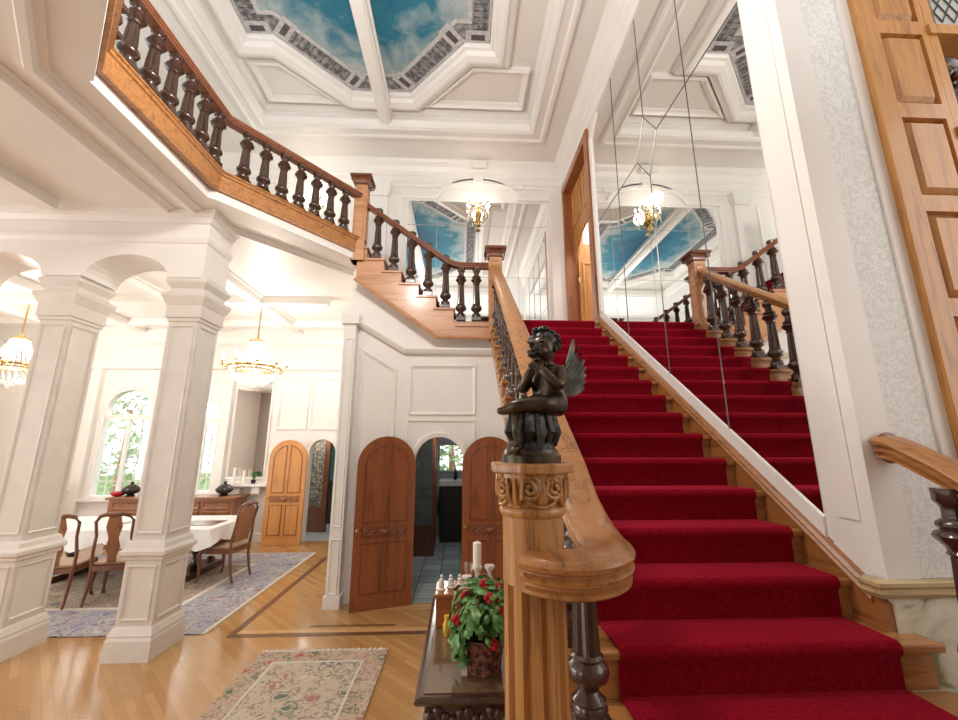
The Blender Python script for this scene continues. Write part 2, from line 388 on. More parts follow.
# inlay lines in the floor
S(MB().box(-2.31, -.32, 4.70, 4.77, 0, .003), 'trim_1', MT['inlay'])
S(MB().box(-2.38, -2.31, 4.70, 8.6, 0, .003), 'trim_2', MT['inlay'])
S(MB().box(-1.62, -.70, 4.92, 4.95, 0, .003), 'trim_3', MT['inlay'])
S(MB().box(-1.3, .3, 5.36, 5.50, 0, .0035).box(-2.31, -.32, 4.78, 4.86, 0, .002), 'trim_4', MT['inlay2'])

# lower ceiling slab = upper floor (octagonal well cut out)
sl = MB()
for poly in ([(-10,-2.5),(-2.72,-2.5),(-2.72,9.2),(-10,9.2)],
             [(-2.72,3.95),AB,(-1.43,5.46),(-1.43,9.2),(-2.72,9.2)],
             [(-2.72,-2.5),(-.6,-2.5),(-.6,.46),BC,(-2.72,2.55)],
             [(-.6,-2.5),(4.5,-2.5),(4.5,.46),(-.6,.46)]):
    sl.prism(poly, ZL, ZU)
S(sl, 'floor_upper', MT['paint'])
# mouldings on the soffit, following the well
cor = [(0,ZL),(0,ZL-.03),(.03,ZL-.03),(.045,ZL-.06),(.09,ZL-.06),(.11,ZL-.02),(.16,ZL-.015),(.16,ZL)]
S(MB().mould([(-1.72,5.86),(-3.07,4.42),(-3.07,2.4),(-1.5,.62)], cor, False), 'trim_5', MT['trimp'])
S(MB().mould([(-3.36,4.24),(-3.36,2.2),(-2.0,.62)], cor, False), 'trim_6', MT['trimp'])
S(MB().box(-4.52,-4.34,.5,4.06,ZL-.12,ZL), 'beam_soffit', MT['trimp'])
# dining ceiling beams
bm_ = MB()
for x in (-5.2, -3.62): bm_.box(x-.09, x+.09, 4.75, 9, ZL-.14, ZL).box(x-.13, x+.13, 4.75, 9, ZL-.04, ZL)
for x in (-7.0,-8.6): bm_.box(x-.09, x+.09, 4.75, 9, ZL-.14, ZL)
S(bm_, 'beam_long', MT['trimp'])
bm_ = MB()
for y in (6.93, 8.35): bm_.box(-10, -2.4, y-.09, y+.09, ZL-.139, ZL)
S(bm_, 'beam_cross', MT['trimp'])

# arcade on top of the columns (faces the hall)
arch_mp = WX(4.70)
aw = MB()
arched_wall(aw, -10, -2.86, 3.72, ZL, [(-3.675,.44,3.72,3.72,.26), (-5.0,.44,3.72,3.72,.26), (-6.33,.44,3.72,3.72,.26),(-7.66,.44,3.72,3.72,.26)], 0, .44, arch_mp)
S(aw, 'wall_arcade', MT['trimp'])
tr = MB()
tr.mould([(-10,0),(-2.86,0),(-2.86,-.44)], [(0,4.12),(.012,4.13),(.03,4.17),(.03,4.20),(.012,4.21),(0,4.24)], False, lambda a,b,c:(a,4.26+(-b),c))
tr.mould([(-10,0),(-2.86,0),(-2.86,-.44)], [(0,4.36),(.02,4.37),(.05,4.42),(.09,4.44),(.09,ZL),(0,ZL)], False, lambda a,b,c:(a,4.26+(-b),c))
S(tr, 'trim_7', MT['trimp'])

# columns
def column(x, label):
    y = 4.48
    t = empty('column', (x, y, 0), label, 'column', 'panelled square columns of the arcade')
    hx, hy = .165, .20
    MB().rectlathe([(.04,0),(.04,.17),(.03,.20),(.035,.21),(.015,.26),(.0,.28)], hx, hy, (x,y,0)).build('plinth', MT['colp'], t)
    p = MB().rectlathe([(0,.28),(0,.84)], hx, hy, (x,y,0))
    p.frame(x-hx+.035, x+hx-.035, .33, .80, WX(y-hy), .022, .016)
    p.frame(y-hy+.035, y+hy-.035, .33, .80, WY(x+hx, -1), .022, .016)
    p.build('pedestal', MT['colp'], t)
    MB().rectlathe([(0,.84),(.02,.855),(.02,.875),(.045,.90),(.045,.93),(.02,.96),(.01,1.0),(-.005,1.02)], hx, hy, (x,y,0)).build('pedestal_cap', MT['colp'], t)
    sx, sy = hx-.01, hy-.02
    p = MB().rectlathe([(0,1.02),(0,3.24)], sx, sy, (x,y,0))
    p.frame(x-sx+.03, x+sx-.03, 1.08, 3.18, WX(y-sy), .022, .014)
    p.frame(y-sy+.03, y+sy-.03, 1.08, 3.18, WY(x+sx, -1), .022, .014)
    p.build('shaft', MT['colp'], t)
    MB().rectlathe([(0,3.22),(.015,3.23),(.015,3.26),(.03,3.27),(.03,3.40),(.04,3.42),(.075,3.50),(.075,3.53),(.02,3.56),(.02,3.60),(.035,3.62),(.06,3.66),(.06,3.69),(.03,3.72),(.03,3.735)], sx, sy, (x,y,0)).build('capital', MT['colp'], t)
column(-3.01, 'white panelled square column nearest the staircase, right of the dining arch')
column(-4.34, 'white panelled square column at the far left edge of the hall')

# dining back wall with two arched windows
WZ = [(-7.13,.53,.86,2.62,.53), (-5.55,.36,.95,2.55,.36), (-2.97,.28,0,1.77,.28)]
S(arched_wall(MB(), -10, -2.0, 0, ZL, WZ, 0, -.2, WX(9.0)), 'wall_dining_back', MT['paint'])
S(MB().box(-10.2,-10,-2.5,9.2,0,ZL), 'wall_dining_left', MT['paint'])
pm = MB()
for a0,a1,b0,b1 in ((-4.95,-4.12,1.22,3.35),(-4.0,-3.35,2.25,3.4),(-3.3,-2.3,2.25,3.4),(-6.5,-6.05,1.0,3.4),(-8.6,-7.85,1.0,3.4)):
    pm.frame(a0,a1,b0,b1,WX(9.0),.06,.03)
pm.mould([(-10,3.55),(-2,3.55)], [(0,0),(0,.06),(.03,.09),(.08,.10),(.10,.03),(.10,0)], False, WX(9.0))
pm.mould([(-10,4.1),(-2,4.1)], [(0,0),(0,.03),(.06,.08),(.16,.12),(.3,.2),(.4,.22),(.4,0)], False, WX(9.0))
pm.box(-5.16,-4.98,8.9,9,0,3.55); pm.box(-7.95,-7.78,8.9,9,0,3.55); pm.box(-2.30,-2.2,8.95,9,0,3.55)
S(pm, 'trim_8', MT['trimp'])
S(MB().box(-10,-4.0,8.97,9,0,.16), 'baseboard_dining', MT['trimp'])
S(MB().mould([(-3.25,0)]+arc(-2.97,1.77,.28,.28,PI,0,14)+[(-2.69,0)], [(0,0),(0,.03),(.05,.035),(.06,0)], False, WX(9.0)), 'trim_9', MT['trimp'])
# passage behind the small arch
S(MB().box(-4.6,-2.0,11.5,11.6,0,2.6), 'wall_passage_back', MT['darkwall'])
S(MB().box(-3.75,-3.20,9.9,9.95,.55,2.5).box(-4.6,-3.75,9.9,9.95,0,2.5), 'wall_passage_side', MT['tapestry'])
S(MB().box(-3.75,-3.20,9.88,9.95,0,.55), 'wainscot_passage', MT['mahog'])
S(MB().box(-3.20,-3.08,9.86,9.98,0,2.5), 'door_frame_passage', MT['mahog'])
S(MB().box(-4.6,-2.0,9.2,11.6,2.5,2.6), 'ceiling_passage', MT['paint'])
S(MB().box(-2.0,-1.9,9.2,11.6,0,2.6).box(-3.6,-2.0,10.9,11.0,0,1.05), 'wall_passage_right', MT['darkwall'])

# windows
def dining_window(n, cx, hw, zb, zs, ri, label):
    t = empty('window_%d' % n, (cx, 9.0, zb), label, 'window', kind='structure')
    ou = [(cx-hw,zb)]+[(cx+hw,zb)]+arc(cx,zs,hw,ri,0,PI,16)
    f = MB().mould(ou, [(0,.02),(.05,.02),(.05,-.14),(0,-.14)], True, WX(9.0))
    f.mould(ou, [(-.06,0),(-.06,.025),(-.02,.04),(0,.03),(0,0)], True, WX(9.0))
    f.box(cx-hw, cx+hw, 9.03, 9.10, zs-.16, zs-.05)
    f.box(cx-.035, cx+.035, 9.04, 9.10, zb, zs-.1)
    f.build('window_frame', MT['trimp'], t)
    m = MB()
    for s in (-1, 1):
        m.tube([(a,9.07,b) for a,b in arc(cx-s*hw, zs-.05, hw*1.45, ri*1.5, 0 if s>0 else PI, (0 if s>0 else PI)+s*PI*.30, 8)], .011, 5)
        x0 = cx+s*hw*.5
        m.box(x0-.008,x0+.008,9.06,9.08,zb,zs-.1)
        for q in range(1,5):
            z = zb+(zs-.1-zb)*q/5; m.box(min(cx,cx+s*hw),max(cx,cx+s*hw),9.06,9.08,z-.007,z+.007)
    m.torus((cx,9.07,zs+ri*.2), ri*.28, .01, 16, 5, 'y')
    m.build('glazing_bars', MT['trimp'], t)
    MB().prism(ou, -.075, -.079, WX(9.0)).build('pane', MT['glass'], t)
    MB().box(cx-hw-.1,cx+hw+.1,8.88,9.0,zb-.05,zb).build('window_sill', MT['trimp'], t)
dining_window(1, *WZ[0], 'tall arched white window left of the panelled column')
dining_window(2, *WZ[1], 'narrow arched white window right of the panelled column')

# wall under the second flight, with arched opening, plus right part to the stair side
YU = 5.55
uw = MB()
arched_wall(uw, -1.58, .88, 0, 3.30, [(-.29,.325,0,1.70,.33)], 0, -.12, WX(YU))
uw.prism([(-1.58,3.30),(.88,3.30),(.88,3.46),(-.33,3.46),(-1.37,4.20),(-1.45,4.5),(-1.58,4.5)], 0, -.12, WX(YU))
S(uw, 'wall_under_stair', MT['paint'])
S(MB().box(-1.62,-1.46,5.40,5.67,0,3.66), 'wall_pilaster', MT['trimp'])
S(MB().box(-1.56,-1.44,5.67,9.0,0,ZL), 'wall_dining_right', MT['paint'])
S(MB().box(-2.2,-1.5,8.8,9.0,0,ZL), 'wall_dining_corner', MT['paint'])
pm = MB()
sl0, sl1 = (-1.60,3.60), (-.80,3.12)
pm.mould([(-1.62,3.66),(-.80,3.17),(.42,3.17)], [(0,0),(0,.05),(.03,.08),(.06,.10),(.08,.10),(.08,0)], False, WX(YU))
pm.box(-1.66,-1.42,5.36,5.69,3.56,3.70)
pm.mould([(-1.40,.95),(-.90,.95),(-.90,2.95),(-1.40,3.25)], [(0,0),(0,.02),(.015,.03),(.03,.02),(.05,.008),(.05,0)], True, WX(YU))
pm.frame(-.72,.20,2.32,3.02,WX(YU),.05,.03)
pm.frame(-.72,.20,1.45,2.22,WX(YU),.04,.02) if False else None
pm.mould([(-.72,1.95),(-.72,2.24),(.16,2.24),(.16,1.95)], [(0,0),(0,-.02),(.03,-.02),(.03,0)], False, lambda a,b,c:(a,YU+c,b))
pm.mould([(-.615,0)]+arc(-.29,1.70,.325,.33,PI,0,16)+[(.035,0)], [(0,0),(0,.03),(.05,.04),(.075,.02),(.075,0)], False, WX(YU))
for b0,b1 in ((.16,.78),(.92,3.35)): pm.frame(-1.595,-1.485,b0,b1,WX(5.40),.018,.015)
S(pm, 'trim_10', MT['trimp'])
S(MB().box(-1.64,-1.44,5.38,5.55,0,.14), 'baseboard_pilaster', MT['trimp'])

# corridor beyond the arch
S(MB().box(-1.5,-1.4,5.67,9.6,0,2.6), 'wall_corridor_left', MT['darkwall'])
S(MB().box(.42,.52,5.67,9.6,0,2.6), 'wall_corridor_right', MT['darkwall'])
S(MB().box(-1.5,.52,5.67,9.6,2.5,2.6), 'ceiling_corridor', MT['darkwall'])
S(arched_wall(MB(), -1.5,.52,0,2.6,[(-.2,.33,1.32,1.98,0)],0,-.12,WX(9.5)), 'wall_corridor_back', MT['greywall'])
w3 = empty('window_3', (-.2,9.5,1.32), 'small bright window seen through the arched doorway', 'window', kind='structure')
MB().frame(-.53,.13,1.32,1.98,WX(9.5),.05,.03).build('window_frame', MT['greywall'], w3)
MB().box(-.5,.1,9.56,9.565,1.35,1.95).build('pane', MT['glass'], w3)

# ------------------------------------------------------------------ stair hall walls
rw = MB()
dz = 6.78
arched_wall(rw, YF, YB+.15, 0, ZC, [(6.24,.74,LAND,dz,0)], 0, -.15, WY(XW))
S(rw, 'wall_right', MT['trimp'])
S(MB().box(XW+.15,2.871,YF,YF+.15,0,ZC).box(3.83,4.6,YF,YF+.15,0,ZC).box(2.8,3.9,YF+.35,YF+.45,0,ZC).box(2.8,3.9,YF,YF+.35,6.2,ZC).box(2.871,3.83,YF,YF+.35,0,2.2), 'wall_front_facing', MT['paper'])
S(arched_wall(MB(), -5.2, 2.13, ZU, ZC, [], 0, -.15, WX(YB)), 'wall_landing_back', MT['paint'])
S(MB().box(-1.43,XW,YB,YB+.15,LAND-.3,ZU), 'wall_landing_low', MT['paint'])
S(arched_wall(MB(), -2.5, YB, ZU, ZC, [(.3,.8,ZU+.4,6.6,0),(3.0,.8,ZU+.4,6.6,0)], 0, -.15, WY(-5.2,-1)), 'wall_gallery_left', MT['paint'])
S(MB().box(-10,4.6,-2.65,-2.5,0,ZL), 'wall_entrance_low', plain('stone_plaster',(.42,.39,.36),.7))
S(arched_wall(MB(), -10, 4.6, ZL, ZC, [(-3.6,.9,5.2,6.7,0),(-1.2,1.0,5.2,6.7,0),(1.4,1.0,5.2,6.7,0)], 0, .15, WX(-2.5)), 'wall_entrance', MT['paint'])
S(MB().box(4.5,4.65,-2.5,YF+.15,0,ZC), 'wall_hall_right', MT['paint'])
S(MB().prism([(1.0,.16),(5.30,3.27),(5.66,3.40),(5.66,3.48),(5.2,3.36),(1.0,.24)],0,.50,lambda a,b,c:(.44+c,a,b)), 'ceiling_under_stair', MT['paint'])
sw = MB().prism([(1.5,0),(YU,0),(YU,3.30),(5.2,3.16),(1.5,.44)],0,.08,lambda a,b,c:(.80+c,a,b))
S(sw, 'wall_stair_side', MT['paint'])

# ------------------------------------------------------------------ coffered ceiling
HX0,HX1,HY0,HY1 = -3.45,1.2,.45,6.05
ZR = 7.66
cp = MB()
cp.box(-6,HX0,-2.5,7.2,ZC,ZC+.1).box(HX1,4.6,-2.5,7.2,ZC,ZC+.1).box(HX0,HX1,-2.5,HY0,ZC,ZC+.1).box(HX0,HX1,HY1,7.2,ZC,ZC+.1)
cp.box(HX0-.05,HX0,HY0,HY1,ZC,ZR).box(HX1,HX1+.05,HY0,HY1,ZC,ZR).box(HX0,HX1,HY0-.05,HY0,ZC,ZR).box(HX0,HX1,HY1,HY1+.05,ZC,ZR)
cp.box(HX0-.05,HX1+.05,HY0-.05,HY1+.05,ZR,ZR+.1)
S(cp, 'ceiling', MT['paint'])
rc = [(HX0,HY0),(HX1,HY0),(HX1,HY1),(HX0,HY1)]
tm = MB()
tm.mould(rc, [(0,ZC),(0,ZC-.05),(-.03,ZC-.06),(-.07,ZC-.035),(-.16,ZC-.03),(-.19,ZC-.06),(-.24,ZC-.06),(-.26,ZC-.02),(-.27,ZC)], True)
tm.mould(rc, [(0,ZC-.04),(.02,ZC-.03),(.03,ZC+.02),(.05,ZC+.07),(.05,ZC+.10),(.02,ZC+.14),(0,ZC+.14)], True)
tm.mould(rc, [(0,ZR-.09),(.04,ZR-.08),(.09,ZR-.03),(.10,ZR),(0,ZR)], True)
S(tm, 'trim_11', MT['trimp'])
MX, MY = -1.36, 3.25
def octo(o=0):
    P = [(.0,-2.38),(.47,-2.38),(1.36,-1.50),(1.73,-1.50),(1.73,1.50),(1.36,1.50),(.47,2.38),(-.47,2.38),(-1.36,1.50),(-1.73,1.50),(-1.73,-1.50),(-1.36,-1.50),(-.47,-2.38)]
    return [(MX+x, MY+y) for x, y in P[1:]]
oc = octo()
tm = MB()
tm.mould(oc, [(0,ZR),(0,ZR-.05),(-.02,ZR-.07),(-.06,ZR-.08),(-.09,ZR-.14),(-.16,ZR-.17),(-.20,ZR-.17),(-.22,ZR-.13),(-.30,ZR-.10),(-.32,ZR-.03),(-.34,ZR)], True)
S(tm, 'trim_12', MT['trimp'])
# corner triangles
tm = MB()
def tri(pts):
    tm.mould(pts, [(0,ZR),(0,ZR-.07),(.03,ZR-.09),(.06,ZR-.05),(.09,ZR-.03),(.10,ZR)], True)
for sy in (-1, 1):
    yo = MY+sy*2.62
    for px in ([(MX+.70,yo),(1.02,yo),(1.02,MY+sy*1.86),(MX+1.48,MY+sy*1.86)], [(MX-.72,yo),(HX0+.16,yo),(HX0+.16,MY+sy*1.90),(MX-1.46,MY+sy*1.90)]):
        ar_ = sum(px[i][0]*px[(i+1)%4][1]-px[(i+1)%4][0]*px[i][1] for i in range(4))
        tri(px if ar_ > 0 else px[::-1])
S(tm, 'trim_13', MT['trimp'])
S(MB().box(MX-.10,MX+.10,HY0,HY1,ZC+.04,ZR).box(MX-.07,MX+.07,HY0,HY1,ZC,ZC+.05).box(MX-.13,MX+.13,HY0,HY1,ZC+.15,ZC+.19), 'beam_mural', MT['trimp'])
def mural(s, name, label):
    cx = MX+s*.9
    pts = [(.10,-2.38),(.47,-2.38),(1.36,-1.50),(1.73,-1.50),(1.73,1.50),(1.36,1.50),(.47,2.38),(.10,2.38)]
    pts = [(MX+s*x, MY+y) for x, y in pts]
    if s < 0: pts = pts[::-1]
    t = empty('ceiling_painting', (MX, MY, ZR), label, 'ceiling painting', 'painted sky panels of the coffered ceiling')
    MB().prism(pts, ZR-.012, ZR-.002).build('sky', MT['mural'], t)
    # painted stone balustrade along the outer edges, with dark gaps
    g = MB().mould(pts if s > 0 else pts, [(0,ZR-.014),(.33,ZR-.014),(.33,ZR-.012),(0,ZR-.012)], False)
    g.build('painted_parapet', MT['mural_g'], t)
    g = MB().mould(pts, [(.27,ZR-.016),(.33,ZR-.016),(.33,ZR-.013),(.27,ZR-.013)], False)
    g.mould(pts, [(0.01,ZR-.016),(.04,ZR-.016),(.04,ZR-.013),(.01,ZR-.013)], False)
    g.build('painted_rail', MT['mural_l'], t)
    for i in range(len(pts)-1):
        d = MB()
        a, b = Vector(pts[i]), Vector(pts[i+1]); L = (b-a).length; u = (b-a)/L; n = Vector((-u.y, u.x))
        k = 0; x = .16
        while x < L-.16:
            q = a+u*x
            d.prism([tuple(q+n*.07), tuple(q+u*.035+n*.07), tuple(q+u*.018+n*.15), tuple(q+u*.035+n*.25), tuple(q+n*.25), tuple(q+u*.016+n*.16)], ZR-.0165, ZR-.0135); x += .085
        if L > .5:
            for x in (.08, L-.08):
                q = a+u*x; pl = MB()
                pl.prism([tuple(q-u*.10+n*.02), tuple(q+u*.10+n*.02), tuple(q+u*.10+n*.36), tuple(q-u*.10+n*.36)], ZR-.018, ZR-.0155).build('painted_pier', MT['mural_l'], t)
                d.prism([tuple(q-u*.04+n*.08), tuple(q+u*.04+n*.08), tuple(q+u*.04+n*.28), tuple(q-u*.04+n*.28)], ZR-.020, ZR-.0175)
        if d.v: d.build('painted_arcade', MT['mural_d'], t)
mural(1, 'r', 'painted blue sky panel right of the central ceiling beam')
mural(-1, 'l', 'painted blue sky panel left of the central ceiling beam')

# cornices of the stair hall
S(MB().mould([(XW,YF-.05),(XW,YB),(-5.2,YB)], [(0,6.86),(.02,6.86),(.03,6.92),(.05,6.94),(.05,7.06),(.07,7.08),(.08,7.16),(.12,7.24),(.18,7.30),(.20,7.33),(.20,ZC),(0,ZC)], False), 'trim_14', MT['trimp'])
S(MB().mould([(4.5,YF),(XW,YF)], [(0,6.9),(.04,6.92),(.10,7.2),(.2,7.33),(.2,ZC),(0,ZC)], False), 'trim_15', MT['trimp'])
# landing back wall decoration: arch, panels
pm = MB()
mpb = WX(YB)
ACX, ASP = .29, 6.58
pm.mould([(-1.2,6.60)]+[(ACX-.86,6.60)]+arc(ACX,6.50,.80,.50,PI*.93,PI*.07,18)+[(ACX+.86,6.60),(1.75,6.60)], [(0,0),(0,.04),(.03,.05),(.06,.05),(.08,.02),(.08,0)], False, mpb)
pm.mould(arc(ACX,6.56,1.0,.58,PI*.83,PI*.56,10), [(0,0),(0,.03),(.04,.05),(.07,.03),(.07,0)], False, mpb)
pm.mould(arc(ACX,6.56,1.0,.58,PI*.44,PI*.17,10), [(0,0),(0,.03),(.04,.05),(.07,.03),(.07,0)], False, mpb)
pm.prism([(ACX-.09,6.98),(ACX+.09,6.98),(ACX+.13,7.22),(ACX-.13,7.22)], 0, .09, mpb)
pm.box(ACX-.17,ACX+.17,YB-.26,YB-.18,7.20,7.30)
pm.frame(-1.32,-1.16,4.85,6.75,mpb,.03,.02)
for a0,a1 in ((-2.7,-1.95),(-3.7,-2.9),(-4.9,-3.9)): pm.frame(a0,a1,4.95,6.65,mpb,.06,.03)
pm.box(-1.75,-1.45,YB-.08,YB,ZU,6.9); pm.rectlathe([(0,6.6),(.05,6.7),(.07,6.8),(.07,6.86)],.15,.06,(-1.6,YB-.05,0))
pm.box(1.68,1.93,YB-.06,YB,LAND,6.86)
S(pm, 'trim_16', MT['trimp'])
S(MB().box(-5.2,-1.5,YB-.03,YB,ZU,ZU+.18), 'baseboard_gallery', MT['trimp'])

# landing floor and second-flight body
S(MB().box(-.12,1.98,5.36,YB,LAND-.16,LAND-.015), 'floor_landing', MT['oak_x'])

# ------------------------------------------------------------------ staircase: one thing
st = empty('staircase', (1.2,1.8,0), 'oak staircase rising past the mirror wall to the landing and gallery', 'staircase')
for k in range(-10, 9):
    xl = .05 if k <= -8 else .385
    y1 = SY(k)+T+.025
    if k == -8: y1 = SY(k)+.45
    MB().box(xl,1.928 if k > -5 else 2.06,SY(k)-.005,y1,SZ(k)-.035,SZ(k)).build('tread', MT['oak_x'], st, bevel=.008)
    MB().box(xl+.02,1.928 if k > -5 else 2.02,SY(k)+.022,SY(k)+.045,SZ(k-1),SZ(k)-.035).build('riser', MT['oak_x'], st)
MB().box(.385,1.928,SY(9)-.005,SY(9)+.1,SZ(9)-.035,SZ(9)).build('tread', MT['oak_x'], st, bevel=.008)
MB().box(.405,1.928,SY(9)+.022,SY(9)+.045,SZ(8),SZ(9)-.035).build('riser', MT['oak_x'], st)
# wall stringer: slanted board with moulded cap
def capz(y): return 1.263+.7208*(y-2.007)
s_ = MB().prism([(1.95,.92),(1.95,capz(1.95)-.02),(5.40,capz(5.40)),(5.40,3.30)], 0, .05, lambda a,b,c:(1.93+c,a,b))
MT['string']=wood('russet_stringer_oak',(.15,.048,.013),(.36,.145,.042),'y',s=1.4)
s_.build('wall_stringer', MT['string'], st)
MB().sweep([(1.955,1.985,capz(1.985)),(1.955,5.43,capz(5.43))], [(.025,-.055),(-.035,-.055),(-.04,-.035),(-.03,-.02),(-.035,-.005),(-.02,.012),(.025,.012)]).build('stringer_cap', MT['string'], st)
# open stringer with sawtooth top
z_ = MB()
for k in range(-7, 10):
    z_.prism([(SY(k)+.03,SZ(k)-.36),(SY(k)+T+.03,SZ(k)-.36+R),(SY(k)+T+.03,SZ(k)-.034),(SY(k)+.03,SZ(k)-.034)], 0, .04, lambda a,b,c:(.40+c,a,b))
z_.build('open_stringer', MT['oak_y'], st)
sc_ = MB()
for k in range(-7, 9):   # carved step brackets
    sc_.prism([(SY(k)+.05,SZ(k)-.05),(SY(k)+.05,SZ(k)-.17),(SY(k)+.10,SZ(k)-.15),(SY(k)+.15,SZ(k)-.09),(SY(k)+.24,SZ(k)-.05)], 0, .015, lambda a,b,c:(.388+c,a,b))
sc_.build('step_brackets', MT['oak_y'], st)
# second flight
XJ = [-.12-.25*j for j in range(6)]
for j, x in enumerate(XJ):
    z = LAND+R*(j+1)
    x2 = x-.28 if j < 5 else x-.12
    MB().box(x2,x+.02,5.34,YB,z-.035,z).build('tread', MT['stair_red'], st, bevel=.008)
    MB().box(x-.03,x-.005,5.38,YB,z-R,z-.035).build('riser', MT['stair_red'], st)
f2 = MB()
pl2 = [(.42,3.40),(-.33,3.40),(-1.50,4.23),(-1.50,LAND+6*R-.035)]
for j in range(5, -1, -1):
    x = XJ[j]; z = LAND+R*(j+1)
    pl2 += [(x,z-.035),(x,z-R-.035)]
pl2 += [(.42,LAND-.035)]
# split into convex-ish strips
cutx = [.42,-.12]+[x for x in XJ[1:]]+[-1.50]
def lowz(x): return 3.40 if x >= -.33 else 3.40+(-.33-x)*.709
for i in range(len(cutx)-1):
    xa, xb = cutx[i], cutx[i+1]; top = LAND+R*i-.035
    seg = [(xa,lowz(xa)),(xb,lowz(xb)),(xb,top),(xa,top)]
    if xb < -.33 < xa: seg = [(xa,3.40),(-.33,3.40),(xb,lowz(xb)),(xb,top),(xa,top)]
    f2.prism(seg, 0, .05, lambda a,b,c:(a,5.36+c,b))
f2.build('second_stringer', MT['stair_red'], st)
mo = MB()
mo.mould([(.42,3.40),(-.33,3.40),(-1.50,4.23)], [(0,0),(0,-.02),(.03,-.03),(.05,-.015),(.05,0)], False, lambda a,b,c:(a,5.36+c,b))
mo.mould([(.42,3.56),(-.10,3.56)], [(0,0),(0,-.02),(.03,-.02),(.03,0)], False, lambda a,b,c:(a,5.36+c,b))
mo.build('stringer_moulding', MT['stair_red'], st)
MB().prism([(.42,3.42),(-.33,3.42),(-1.50,4.25),(-1.50,4.6),(-.2,3.66),(.42,3.58)], 0, -1.62, lambda a,b,c:(a,5.41-c,b)).build('soffit', MT['paint'], st)

# runner: red carpet over the steps
def runner():
    top = []; th = .013
    r_ = .028
    for k in range(-10, 10):
        y, z = SY(k), SZ(k)
        base = SZ(k-1)+.012
        top += [(y+.010, base), (y+.010, z-.055)]
        for a in (200, 170, 140, 110, 95):
            top.append((y+.014+r_*.9*math.cos(math.radians(a)), z-.018+.033*math.sin(math.radians(a))))
        if k == 9: top.append((y+1.6, z+.012))
    return top
prof = runner()
rm = MB()
X0, X1 = .655, 1.862
n = len(prof)
inner = []
for i, (y, z) in enumerate(prof): inner.append((y+.012, z-.012))
vs = [(X0,y,z) for y, z in prof]+[(X1,y,z) for y, z in prof]+[(X0,y,z) for y, z in inner]+[(X1,y,z) for y, z in inner]
fs = []
for i in range(n-1):
    fs += [(i,i+1,n+i+1,n+i), (2*n+i,3*n+i,3*n+i+1,2*n+i+1), (i,2*n+i,2*n+i+1,i+1), (n+i,n+i+1,3*n+i+1,3*n+i)]
rm.add(vs, fs, True)
ru = rm.build('stair_runner', MT['carpet'], label='deep red carpet runner covering the main flight of steps', cat='carpet')
rm = MB()
for j, x in enumerate(XJ):
    z = LAND+R*(j+1)
    rm.box(x-.26 if j < 5 else x-.10,x+.03,5.62,6.86,z,z+.012).box(x+.018,x+.03,5.62,6.86,z-R+.012,z+.012)
rm.build('stair_runner', MT['carpet'], label='red carpet on the upper flight, seen in the mirror', cat='carpet')

# ------------------------------------------------------------------ balusters and railings
def bal_body(h=.80):
    k = h/.80
    p = [(.050,.055),(.053,.075),(.047,.09),(.050,.10),(.036,.115),(.028,.13),(.033,.145),(.055,.165),(.062,.19),(.058,.215),(.044,.23),(.048,.24),(.040,.25)]
    return MB().lathe([(r,z*k) for r,z in p], 16)
def make_bal(parent, loc, h):
    k = h/.80
    b = bal_body(h).xf(Matrix.Translation(loc) @ Matrix.Diagonal((1.28,1.28,1,1)))
    o = parent
    body = b
    # one mesh for the turned stem; plinth, shaft and collar are sub-parts
    r = body.build('baluster', MT['dark'], o)
    x, y, z = loc
    MB().box(x-.068,x+.068,y-.068,y+.068,z,z+.056*k).build('plinth', MT['dark'], r, bevel=.006)
    MB().lathe([(.053,.245*k),(.047,.40*k),(.039,.545*k)], 20, loc, .2).build('shaft', MT['dark'], r)
    MB().lathe([(.043,.54*k),(.050,.55*k),(.043,.56*k),(.048,.575*k),(.072,.60*k),(.080,.615*k),(.072,.63*k),(.053,.64*k),(.064,.655*k),(.060,.67*k),(.038,.685*k),(.036,.72*k),(.043,.735*k),(.056,.75*k),(.056,.80*k)], 16, loc, .08).build('collar', MT['dark'], r)
    return r
def copy_bal(src, dloc):
    c = src.copy(); col.objects.link(c); c.parent = src.parent; c.location = src.location+Vector(dloc)
    for g in src.children:
        d = g.copy(); col.objects.link(d); d.parent = c
    return c
HR = [(-.056,-.105),(.056,-.105),(.064,-.098),(.064,-.086),(.052,-.078),(.052,-.070),(.070,-.060),(.073,-.048),(.060,-.036),(.060,-.030),(.074,-.020),(.078,-.004),(.070,.010),(.050,.020),(.02,.026),(-.02,.026),(-.050,.020),(-.070,.010),(-.078,-.004),(-.074,-.020),(-.060,-.030),(-.060,-.036),(-.073,-.048),(-.070,-.060),(-.052,-.070),(-.052,-.078),(-.064,-.086),(-.064,-.098)]
HR = [(a_,b_*.8 if b_<0 else b_) for a_,b_ in HR]
def zt(y): return nose(y)+.836-.026

# first flight railing
rl = empty('stair_railing', (.455,3.4,nose(3.4)), 'oak handrail with dark turned balusters climbing the main flight', 'railing')
path = [(.455,5.32,zt(5.32)),(.455,3.0,zt(3.0)),(.455,1.75,zt(1.75)),(.457,1.62,1.715),(.46,1.53,1.66),(.462,1.45,1.625),(.458,1.37,1.607)]
for a in range(1, 17):
    th = math.radians(138)*a/16
    path.append((.322+.136*math.cos(th), 1.365-.185*math.sin(th), 1.607-.010*a/16))
MB().sweep(path[::-1], HR, True).build('handrail', MT['oak_y'], rl)
proto = None
for k in range(-6, 9):
    y = SY(k)+.10
    h = zt(y)-.082-SZ(k)
    if proto is None: proto = make_bal(rl, (.478,y,SZ(k)), h); p0 = (y, SZ(k))
    else: copy_bal(proto, (0, y-p0[0], SZ(k)-p0[1]))
